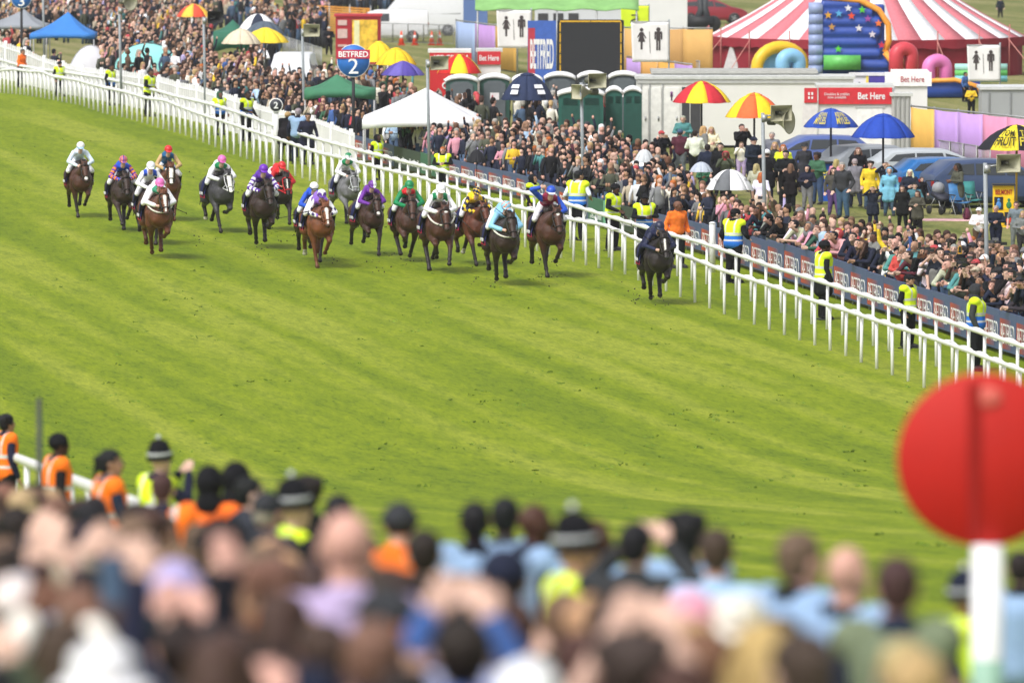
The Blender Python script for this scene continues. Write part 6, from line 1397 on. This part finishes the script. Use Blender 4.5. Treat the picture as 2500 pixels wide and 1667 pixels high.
# orange netting and cones
g = place(700, 18, 1.6)
t = thing("netting_fence", "orange safety netting strung behind the yellow-coated steward", "fence", place(850, 22, 1.5)); o = t.location.copy(); a = place(755, 10, 1.6)-o; b = place(905, 28, 1.4)-o
nm = MB()
for j in range(12): nm.tube([a.lerp(b, i/8)+Vector((0, 0, .08+j*.13)) for i in range(9)], .03, n=4, flat=.3)
for j in range(40): p = a.lerp(b, j/39); nm.tube([p+Vector((0, 0, .05)), p+Vector((0, 0, 1.55))], .012, n=4)
obj("netting", nm, cm('#f0a33a'), t)
for k in range(4): p = a.lerp(b, k/3); obj("post", MB().tube([p, p+Vector((0, 0, 1.7))], .03), METAL, t)
def cone(x, yt, label):
    g = place(x, yt, .75); t = thing("traffic_cone", label, "cone", g, 0, "traffic cones beside the white van")
    obj("cone_body", MB().lathe([(.001, .75), (.03, .75), (.15, .05), (.001, .05)], n=16), cm('#e8502c'), t); obj("white_band", MB().lathe([(.068, .53), (.1, .37), (.098, .37), (.066, .53)], n=16), LW, t); obj("base", flat(MB().box((0, 0, .025), (.42, .42, .05)), "b"), cm('#b83a22'), t)
for x, l in ((980, "traffic cone furthest left by the white van"), (1013, "second traffic cone from the left by the van"), (1054, "third traffic cone, just behind the van's rear"), (1073, "rightmost traffic cone by the banner fence")): cone(x, 76, l)
# vehicles
def vehicle(name, label, cat, loc, rot, L, col, prof, wins, wheels, width=1.75, wr=.33, extra=None):
    """prof: (x, z_low, z_belt, z_roof) stations; wins: quads on the side"""
    t = thing(name, label, cat, loc, rot); w = width/2; mb = MB(); rings = []
    for x, zl, zb, zr in prof:
        tr = max(0, min(1, (zr-zb)/.5)); wt = w*(1-.16*tr); tp = .9 if zr > zb+.1 else .97
        e = .88 if x in (prof[0][0], prof[-1][0]) else 1
        rings.append([Vector((x, s*a*e, z)) for s, a, z in ((-1, w*.9, zl), (-1, w, zl+.15), (-1, w*1.0, (zl+zb)/2+.1), (-1, w*.97, zb), (-1, wt, zr-.06), (-1, wt*.85, zr), (1, wt*.85, zr), (1, wt, zr-.06), (1, w*.97, zb), (1, w, (zl+zb)/2+.1), (1, w, zl+.15), (1, w*.9, zl))])
    n = 12; vs = [p for r in rings for p in r]; fs = []
    for i in range(len(rings)-1):
        for k in range(n): k2 = (k+1) % n; fs.append((i*n+k, i*n+k2, (i+1)*n+k2, (i+1)*n+k))
    fs += [tuple(range(n-1, -1, -1)), tuple((len(rings)-1)*n+k for k in range(n))]; mb.add(vs, fs)
    me = mb.mesh("body"); me.materials.append(mat("carpaint_"+col, col, .3, var=.03, spec=.6))
    o = obj("body", me, None, t); bv = o.modifiers.new("b", 'BEVEL'); bv.width = .04; bv.segments = 2; bv.limit_method = 'ANGLE'
    for q in wins:
        for s in (-1, 1):
            q3 = [Vector((x, s*(w*(1-.03-.13*max(0, (z-q[4])/.5))+.012), z)) for x, z in q[:4]]; obj("window", flat(MB().add(q3+[p-Vector((0, s*.015, 0)) for p in q3], [(0, 1, 2, 3), (7, 6, 5, 4), (0, 4, 5, 1), (1, 5, 6, 2), (2, 6, 7, 3), (3, 7, 4, 0)]), "w"), GLASS, t)
    for x in wheels:
        for s in (-1, 1):
            Rm = Matrix.Rotation(math.pi/2, 3, 'X'); wh = obj("wheel", MB().lathe([(wr*.6, -.1), (wr*.97, -.1), (wr, -.07), (wr, .07), (wr*.97, .1), (wr*.6, .1)], (x, s*(w-.08), wr), 28, Rm), DARK, t)
            r = MB().lathe([(.001, -.03), (wr*.62, -.03), (wr*.64, .03), (.001, .03)], (x, s*(w-.02), wr), 20, Rm)
            for k in range(5): a = k*1.2566; r.tube([Vector((x, s*(w+.02), wr)), Vector((x+wr*.58*math.cos(a), s*(w+.02), wr+wr*.58*math.sin(a)))], .03, n=4)
            obj("rim", r, METAL, wh)
    for s in (-1, 1):
        obj("tail_light", flat(MB().box((prof[0][0]+.03, s*w*.78, prof[0][2]-.02), (.1, .22, .16)), "l"), cm('#a01a1a', .3), t); obj("headlight", flat(MB().box((prof[-1][0]-.03, s*w*.7, prof[-1][2]-.1), (.12, .3, .14)), "l"), cm('#dfe2e6', .2), t)
    return t
CARP = lambda L, hh: [(-L*.5, .35, .8, .86), (-L*.49, .28, .95, 1.05), (-L*.44, .25, 1.0, hh-.28), (-L*.36, .22, 1.02, hh-.04), (-L*.15, .22, 1.0, hh), (L*.05, .22, .98, hh-.02), (L*.16, .22, .97, hh-.22), (L*.27, .22, .96, 1.02), (L*.42, .24, .84, .88), (L*.49, .28, .68, .72), (L*.5, .34, .6, .64)]
CWIN = lambda L, hh: [[(-L*.4, 1.05), (-L*.2, 1.04), (-L*.2, hh-.12), (-L*.34, hh-.16), 1.0], [(-L*.185, 1.04), (L*.03, 1.02), (L*.01, hh-.12), (-L*.185, hh-.12), 1.0], [(L*.045, 1.02), (L*.22, 1.0), (L*.13, hh-.24), (L*.03, hh-.13), 1.0]]
def car(x, yroof, hh, L, col, label, rot=0, name="parked_car"):
    g = place(x, yroof, hh); return vehicle(name, label, "car", g, math.radians(rot), L, col, CARP(L, hh), CWIN(L, hh), (-L*.3, L*.31))
car(2425, 387, 1.5, 4.3, '#38486a', "dark blue SUV at the right, its rear to the left", 14)
car(2330, 384, 1.42, 4.0, '#2b67a6', "bright blue hatchback parked behind the dark blue SUV", 16)
car(2285, 362, 1.42, 4.3, '#aeb4ba', "silver car whose roof shows behind the blue hatchback", 10)
car(1975, 330, 1.45, 4.1, '#4c5f9c', "blue-grey car nose beside the betting kiosk's side panel", 190)
car(1735, -2, 1.45, 4.2, '#8c1d2e', "dark red car at the top, left of the circus tent", 5)
t = car(2150, 352, 1.45, 4.0, '#8f949b', "silver-grey estate car under the plain blue parasol", 25)
VANP = lambda L, hh: [(-L*.5, .35, 1.0, hh-.12), (-L*.49, .3, 1.05, hh-.04), (-L*.2, .25, 1.1, hh), (L*.12, .25, 1.1, hh), (L*.22, .25, 1.08, hh-.12), (L*.36, .25, 1.02, 1.12), (L*.46, .28, .85, .92), (L*.5, .34, .65, .7)]
g = gnd(945, 104); vehicle("van", "white van with side window parked behind the traffic cones", "van", g, math.radians(182), 4.3, '#dcdce0', VANP(4.3, 1.7), [[(-.1, 1.12), (.75, 1.12), (.7, 1.52), (-.1, 1.52), 1.1], [(.8, 1.12), (1.45, 1.08), (.98, 1.5), (.8, 1.52), 1.1]], (-1.3, 1.35))
g = gnd(1020, 88); vehicle("minibus", "taller white minibus with long dark windows behind the van", "minibus", g, math.radians(182), 5.3, '#d4d6da', VANP(5.3, 2.1), [[(-2.3, 1.2), (.85, 1.2), (.8, 1.75), (-2.3, 1.75), 1.1], [(.95, 1.2), (1.75, 1.1), (1.25, 1.75), (.95, 1.78), 1.1]], (-1.6, 1.7), 1.9)
g = place(715, 128, 1.75); vehicle("van", "white pickup cab seen end-on behind the two black gilets", "pickup", g, math.radians(265), 4.2, '#d8dade', CARP(4.2, 1.75), CWIN(4.2, 1.75), (-1.25, 1.3))
def windscreen(): pass
for x0, x1, yt, yb, hgt, col, lab, nm, cat in ((1131, 1190, -8, 70, 2.6, '#5a74a8', "blue and grey lorry body right of the minibus", "lorry_body", "lorry"), (1306, 1554, 18, 120, 2.4, '#c9ccd2', "pale grey container with dark doorways behind the big screen", "storage_container", "container"), (1554, 1678, -20, 90, 2.8, '#dededf', "tall white lorry box at the top centre right", "lorry_body", "lorry")):
    t, w, h = block(x0, x1, yt, hgt, 2.2, lab, cat, nm, col, col)
    if nm == "storage_container":
        for q in (-.42, -.27, -.12): obj("doorway", flat(MB().box((w*q, -.012, 1.15), (w*.1, .03, 1.9)), "d"), mat("inside_dark"), t)
    else: obj("side_trim", flat(MB().box((0, -.02, .5), (w*.98, .05, .12)), "trim"), METAL, t)
# green canopy top
g = place(1360, 20, 3.0); w = 400/S(g.y); t = thing("canopy_roof", "long sloping green canopy roof along the top edge", "canopy", g)
obj("roof", MB().grid([[Vector((w/2*(2*i/20-1), .0+3*j/4, 2.95+.9*j/4-.05*math.sin(i*1.3))) for i in range(21)] for j in range(5)], .05), mat("canvas_green", '#7fae6a', .85, var=.15, scale=2), t)
for k in range(5): x = w/2*(2*k/4-1)*.97; obj("post", MB().tube([(x, .05, 0), (x, .05, 2.92)], .04), METAL, t)
# telehandler legs
g = gnd(1710, 78); t = thing("fork_lift", "dark machine with thick hydraulic arms left of the red car", "machine", g)
obj("arm", MB().tube([(-.25, 0, .5), (.05, 0, 1.2), (-.05, .3, 2.4)], [.22, .2, .17], n=10), cm('#33363b'), t); obj("arm", MB().tube([(.45, 0, .5), (.25, 0, 1.3), (.3, .3, 2.4)], [.2, .18, .16], n=10), cm('#3b3e43'), t); obj("chassis", MB().box((0, .3, .55), (1.5, 1.3, .6)), cm('#1f2023'), t)
for s in (-1, 1): obj("wheel", MB().lathe([(.1, -.15), (.42, -.15), (.45, 0), (.42, .15), (.1, .15)], (s*.7, -.1, .45), 20, M9), DARK, t)
# circus tent
c = Vector((865/S(404), 404, tz(404))); R0 = 388/S(404); ze = on(2115, 100, 397).z-c.z; za = on(2115, -170, 404).z-c.z
t = thing("circus_tent", "big top with red and white striped roof and dark red walls", "tent", c); pk, wt = hexc('#c9747e'), hexc('#e9e7ec'); mb = MB(); n = 40
for k in range(n):
    a0, a1 = 2*math.pi*k/n, 2*math.pi*(k+1)/n; rows = []
    for j in range(9):
        q = 1-j/8; rows.append([Vector((R0*q*math.cos(a), R0*q*math.sin(a), za+(ze-za)*q-.35*math.sin(math.pi*q)+(.0))) for a in (a0, (a0+a1)/2, a1)])
    mb.grid(rows, .02, pk if k % 2 else wt)
obj("roof", mb.mesh("roof", True, VCOL, True), None, t)
mb = MB(); rows = []
for z in (ze, ze*.75, ze*.5, 0.02): rows.append([Vector((R0*.975*(1+.008*math.sin(k*2.7))*math.cos(2*math.pi*k/120), R0*.975*(1+.008*math.sin(k*2.7))*math.sin(2*math.pi*k/120), z)) for k in range(121)])
mb.grid(rows, 0); obj("wall", mb, mat("canvas_red", '#8d2030', .8, var=.2, scale=1.2, bump=.3), t)
vb = MB(); rows = [[Vector((R0*1.003*math.cos(2*math.pi*k/160), R0*1.003*math.sin(2*math.pi*k/160), z-(.06*abs(math.sin(k*math.pi/4)) if z < ze-.1 else 0))) for k in range(161)] for z in (ze+.02, ze-.34)]
vb.grid(rows, 0); obj("valance", vb, mat("canvas_red"), t)
for k in range(20):
    a = 2*math.pi*k/20+.1; ca, sa = math.cos(a), math.sin(a); p = obj("wall_pole", MB().tube([(R0*1.01*ca, R0*1.01*sa, 0), (R0*1.01*ca, R0*1.01*sa, ze+.4)], .03, n=6), cm('#b06a66'), t)
    obj("guy_rope", MB().tube([(R0*ca, R0*sa, ze), (R0*1.22*ca, R0*1.22*sa, 0)], .02, n=5), cm('#c98880'), t)
obj("tent_door", flat(MB().prism([(-.5, 0), (.5, 0), (.0, 1.5)], (-R0*.86, -R0*.5, .02), (.88, -.48, 0), (0, 0, 1), .06), "door"), cm('#c7c3c6'), t)
obj("king_pole", MB().tube([(0, 0, 0), (0, 0, za+.5)], .1), METAL, t)
# inflatables
def star(s): return [(s*(1 if k % 2 == 0 else .42)*math.sin(math.pi*k/5), s*(1 if k % 2 == 0 else .42)*math.cos(math.pi*k/5)) for k in range(10)]
Y0 = 386; s = S(Y0); g = Vector(((2070-1250)/s, Y0, tz(Y0))); X = lambda p: (p-2070)/s; Z = lambda y: on(2070, y, Y0).z-g.z
t = thing("inflatable_slide", "blue inflatable slide with stars and orange rim in front of the circus tent", "inflatable", g); mb = MB()
zs = [Z(190), Z(160), Z(132), Z(105), Z(80), Z(55), Z(32), Z(12)]; xr = [2185, 2170, 2150, 2140, 2150, 2150, 2130, 2100]
for i, z in enumerate(zs): mb.tube([(X(2005), .0, z), (X(xr[i]), 0, z)], .25, n=14)
mb.box((X(2090), .5, (zs[0]+zs[-1])/2), (X(2150)-X(2010), 1.0, zs[-1]-zs[0]))
me = voxel(mb, .06, 4, "slide_body"); obj("slide_body", me, mat("vinyl_blue", '#2c4ba0', .4, var=.08), t)
mb = MB()
for k in range(7): mb.tube([(X(1974), -.05, Z(172-25*k)), (X(2008), -.05, Z(172-25*k))], [.27, .27], n=14)
mb.box((X(1991), .4, (Z(180)+Z(10))/2), (.55, .7, Z(10)-Z(180)))
obj("side_column", mb, mat("vinyl_pale", '#8f9ec6', .4, var=.08), t)
rp = [Vector((X(2000), -.1, Z(-8))), Vector((X(2050), -.15, Z(-4))), Vector((X(2100), -.15, Z(2))), Vector((X(2145), -.15, Z(25))), Vector((X(2168), -.15, Z(60))), Vector((X(2170), -.15, Z(100))), Vector((X(2160), -.15, Z(128)))]
obj("orange_rim", MB().tube(rp, .13, n=12), mat("vinyl_orange", '#f0a040', .4), t); obj("orange_rim", MB().tube([(X(2160), -.3, Z(128)), (X(2200), -.5, Z(180))], .13, n=12), mat("vinyl_orange"), t)
sb = MB()
for x, y, cc in ((2021, 37, '#d8a03a'), (2047, 33, '#5aa8dc'), (2070, 20, '#d9d9e4'), (2104, 24, '#5cc43a'), (2078, 39, '#e05030'), (2118, 46, '#9a4a9a'), (2096, 69, '#d6d2da'), (2129, 84, '#cfc6d2'), (2030, 66, '#b88a4a'), (2046, 120, '#5cc43a'), (2144, 57, '#e8763a'), (2152, 110, '#c8304a')):
    sb.prism(star(.17), (X(x), -.31, Z(y)), (1, 0, 0), (0, 0, 1), .03, hexc(cc))
me = sb.mesh("stars", False, VCOL, True); obj("star_print", me, None, t)
obj("green_ramp", MB().box((X(2055), -.5, Z(152)), (X(2100)-X(2010), .6, .6)), mat("vinyl_green", '#62b85c', .4), t)
def arch(x0, x1, yt, yb, r, col, label, Yd=381, col2=None, zd=0):
    s = S(Yd); xc = (x0+x1)/2; g = Vector(((xc-1250)/s, Yd, tz(Yd))); w = (x1-x0)/2/s-r; zt = on(xc, yt, Yd).z-g.z-r; pts_ = [Vector((-w, 0, 0))]
    for k in range(13): a = math.pi*(1-k/12); pts_.append(Vector((w*math.cos(a), 0, zt-w*.8+w*.8*math.sin(a))))
    pts_.append(Vector((w, 0, 0))); t = thing("inflatable_arch", label, "inflatable", g, math.radians(25)); obj("arch_tube", MB().tube(pts_, r, n=16, upv=(0, 1, 0)), mat("vinyl_"+col, col, .4, var=.06), t)
    if col2: obj("side_panel", MB().ball((-w*.1, .5, zt*.45), (w*.95, .3, zt*.45)), mat("vinyl_"+col2, col2, .4, var=.1), t)
    obj("base_tube", MB().tube([(-w-.2, -.3, .15), (w+.2, -.3, .15)], .2, n=12), mat("vinyl_"+(col2 or col), col2 or col), t)
arch(2248, 2328, 132, 235, .27, '#dd7ab8', "bright pink inflatable arch beside the circus tent wall", 374)
arch(2168, 2245, 102, 190, .3, '#cc4450', "red and yellow inflatable arch right of the slide", 384, '#e9bf2a')
arch(1826, 1985, 100, 170, .26, '#e9bd2c', "yellow inflatable wall with pale blue end, left of the slide", 386, '#7fb6dc')
arch(1890, 1970, 118, 185, .3, '#86bbe2', "pale blue lumpy inflatable left of the slide's column", 379, '#79aedb')
t = thing("bouncy_castle", "low blue bouncy castle edge with green and aqua tubes below the pink arch", "inflatable", Vector(((2320-1250)/S(368), 368, tz(368)))); s = S(368)
obj("blue_bed", MB().box((0, .8, .35), (2.4, 1.6, .6)), mat("vinyl_blue"), t)
for k, cc in enumerate(('#7fc6d4', '#6cc06a', '#9fd0c8')): obj("tube_wall", MB().tube([(.2, .2, .8+.22*k), (2.3, .2, .8+.22*k)], .15, n=12), mat("vinyl_"+cc, cc, .4), t)
obj("orange_rim", MB().tube([(-1.2, -.1, .7), (.2, -.15, .75), (1.1, -.1, .5), (1.25, -.1, .1)], .09, n=10), mat("vinyl_orange"), t)
# bookmakers' pitches
def bookie(x, yt, h, w, col, label, text, tcol, ims=None):
    g = place(x, yt, h); t = thing("bookmaker_board", label, "sign", g); obj("board", flat(MB().box((0, 0, h/2), (w, .35, h)), "b"), cm(col, .5), t)
    obj("lettering", text_mesh(text, w*.8, .28 if "\n" in text else .14, .01, bold=.02), cm(tcol), t, loc=(0, -.19, h*.84 if not "\n" in text else h*.7))
    for (dx, dz, c1, c2) in ims or []:
        q = obj("picture", flat(MB().box((dx, -.185, dz), (.26, .02, .38)), "p"), cm(c1), t); obj("silks_drawing", MB().ball((dx, -.2, dz+.1), (.045, .02, .05)).ball((dx, -.2, dz-.05), (.08, .02, .11)), cm(c2), q)
    obj("shelf", flat(MB().box((0, -.05, h+.02), (w*1.1, .5, .05)), "s"), cm('#2a2a2e'), t)
bookie(2450, 452, 1.25, .62, '#f0c41c', "yellow bookmaker board with red lettering and four small pictures", "BELMONT", '#b02a1c', [(-.15, .72, '#26262c', '#4a86c8'), (.15, .72, '#f0c41c', '#2f7a4a'), (-.15, .27, '#f0c41c', '#e6e2d8'), (.15, .27, '#26262c', '#c8402c')])
bookie(2015, 398, 1.2, .42, '#2458b8', "blue bookmaker stand with yellow Kevin Myles lettering", "Kevin\nMyles", '#f0e04a')
def chair(x, y, col, label):
    g = gnd(x, y); t = thing("camping_chair", label, "chair", g, .4); obj("seat", MB().grid([[Vector((a*.26, b*.22, .42-.04*(1-a*a))) for a in (-1, -.3, .3, 1)] for b in (-1, 1)], .015), mat("canvas_"+col, col), t); obj("backrest", MB().grid([[Vector((a*.26, .22+.1*b, .45+.5*b)) for a in (-1, -.3, .3, 1)] for b in (0, .5, 1)], .015), mat("canvas_"+col), t)
    for a in (-1, 1):
        obj("arm", MB().tube([(a*.3, -.25, .62), (a*.3, .25, .62)], .02), DARK, t)
        for b in (-1, 1): obj("leg", MB().tube([(a*.28, b*.25, 0), (-a*.0+a*.26, -b*.2, .62)], .012), METAL, t)
chair(2371, 520, '#3f8a88', "teal folding chair beside the dark blue SUV"); chair(2345, 526, '#3f74a8', "blue folding chair left of the teal one")
g = gnd(2300, 524); t = thing("pram", "dark pushchair with grey hood left of the camouflage jacket", "pram", g, .5)
obj("seat", MB().box((0, 0, .55), (.45, .6, .12), Euler((.3, 0, 0)).to_matrix()), cm('#2a2c3a'), t); obj("hood", MB().ball((0, .22, .78), (.2, .22, .2)), cm('#8a8c92'), t); obj("handle", MB().tube([(-.22, .3, .7), (-.22, .6, 1.0), (.22, .6, 1.0), (.22, .3, .7)], .015), DARK, t)
for a in (-.25, .25):
    for b in (-.35, .35): obj("wheel", MB().lathe([(.02, -.02), (.13, -.02), (.14, 0), (.13, .02), (.02, .02)], (a, b, .14), 18, Matrix.Rotation(math.pi/2, 3, 'Y')), DARK, t); obj("leg", MB().tube([(a, b, .14), (a*.8, b*.3, .5)], .014), METAL, t)
g = gnd(2360, 538); t = thing("backpack", "maroon backpack on the grass before the folding chairs", "bag", g); obj("bag_body", voxel(MB().cap((0, 0, .13), .13, (0, 0, .28), .1).cap((0, -.1, .13), .08, (0, -.1, .2), .07), .03, 2), mat("canvas_maroon", '#5a2038', .8), t); obj("strap", MB().tube([(-.06, -.08, .35), (-.1, -.17, .25), (-.06, -.12, .1)], .015), DARK, t)
g = gnd(2330, 538); rows = [[Vector((a*1.1, b*.7, .02+.015*math.sin(a*5+b*3))) for a in (-1, -.5, 0, .5, 1)] for b in (-1, 0, 1)]; tag(obj("picnic_blanket", MB().grid(rows, .01), mat("blanket_pink", '#c9a0a4', .9, var=.3, scale=5), None, g), "pale pink patterned blanket spread on the grass below the pram", "blanket")
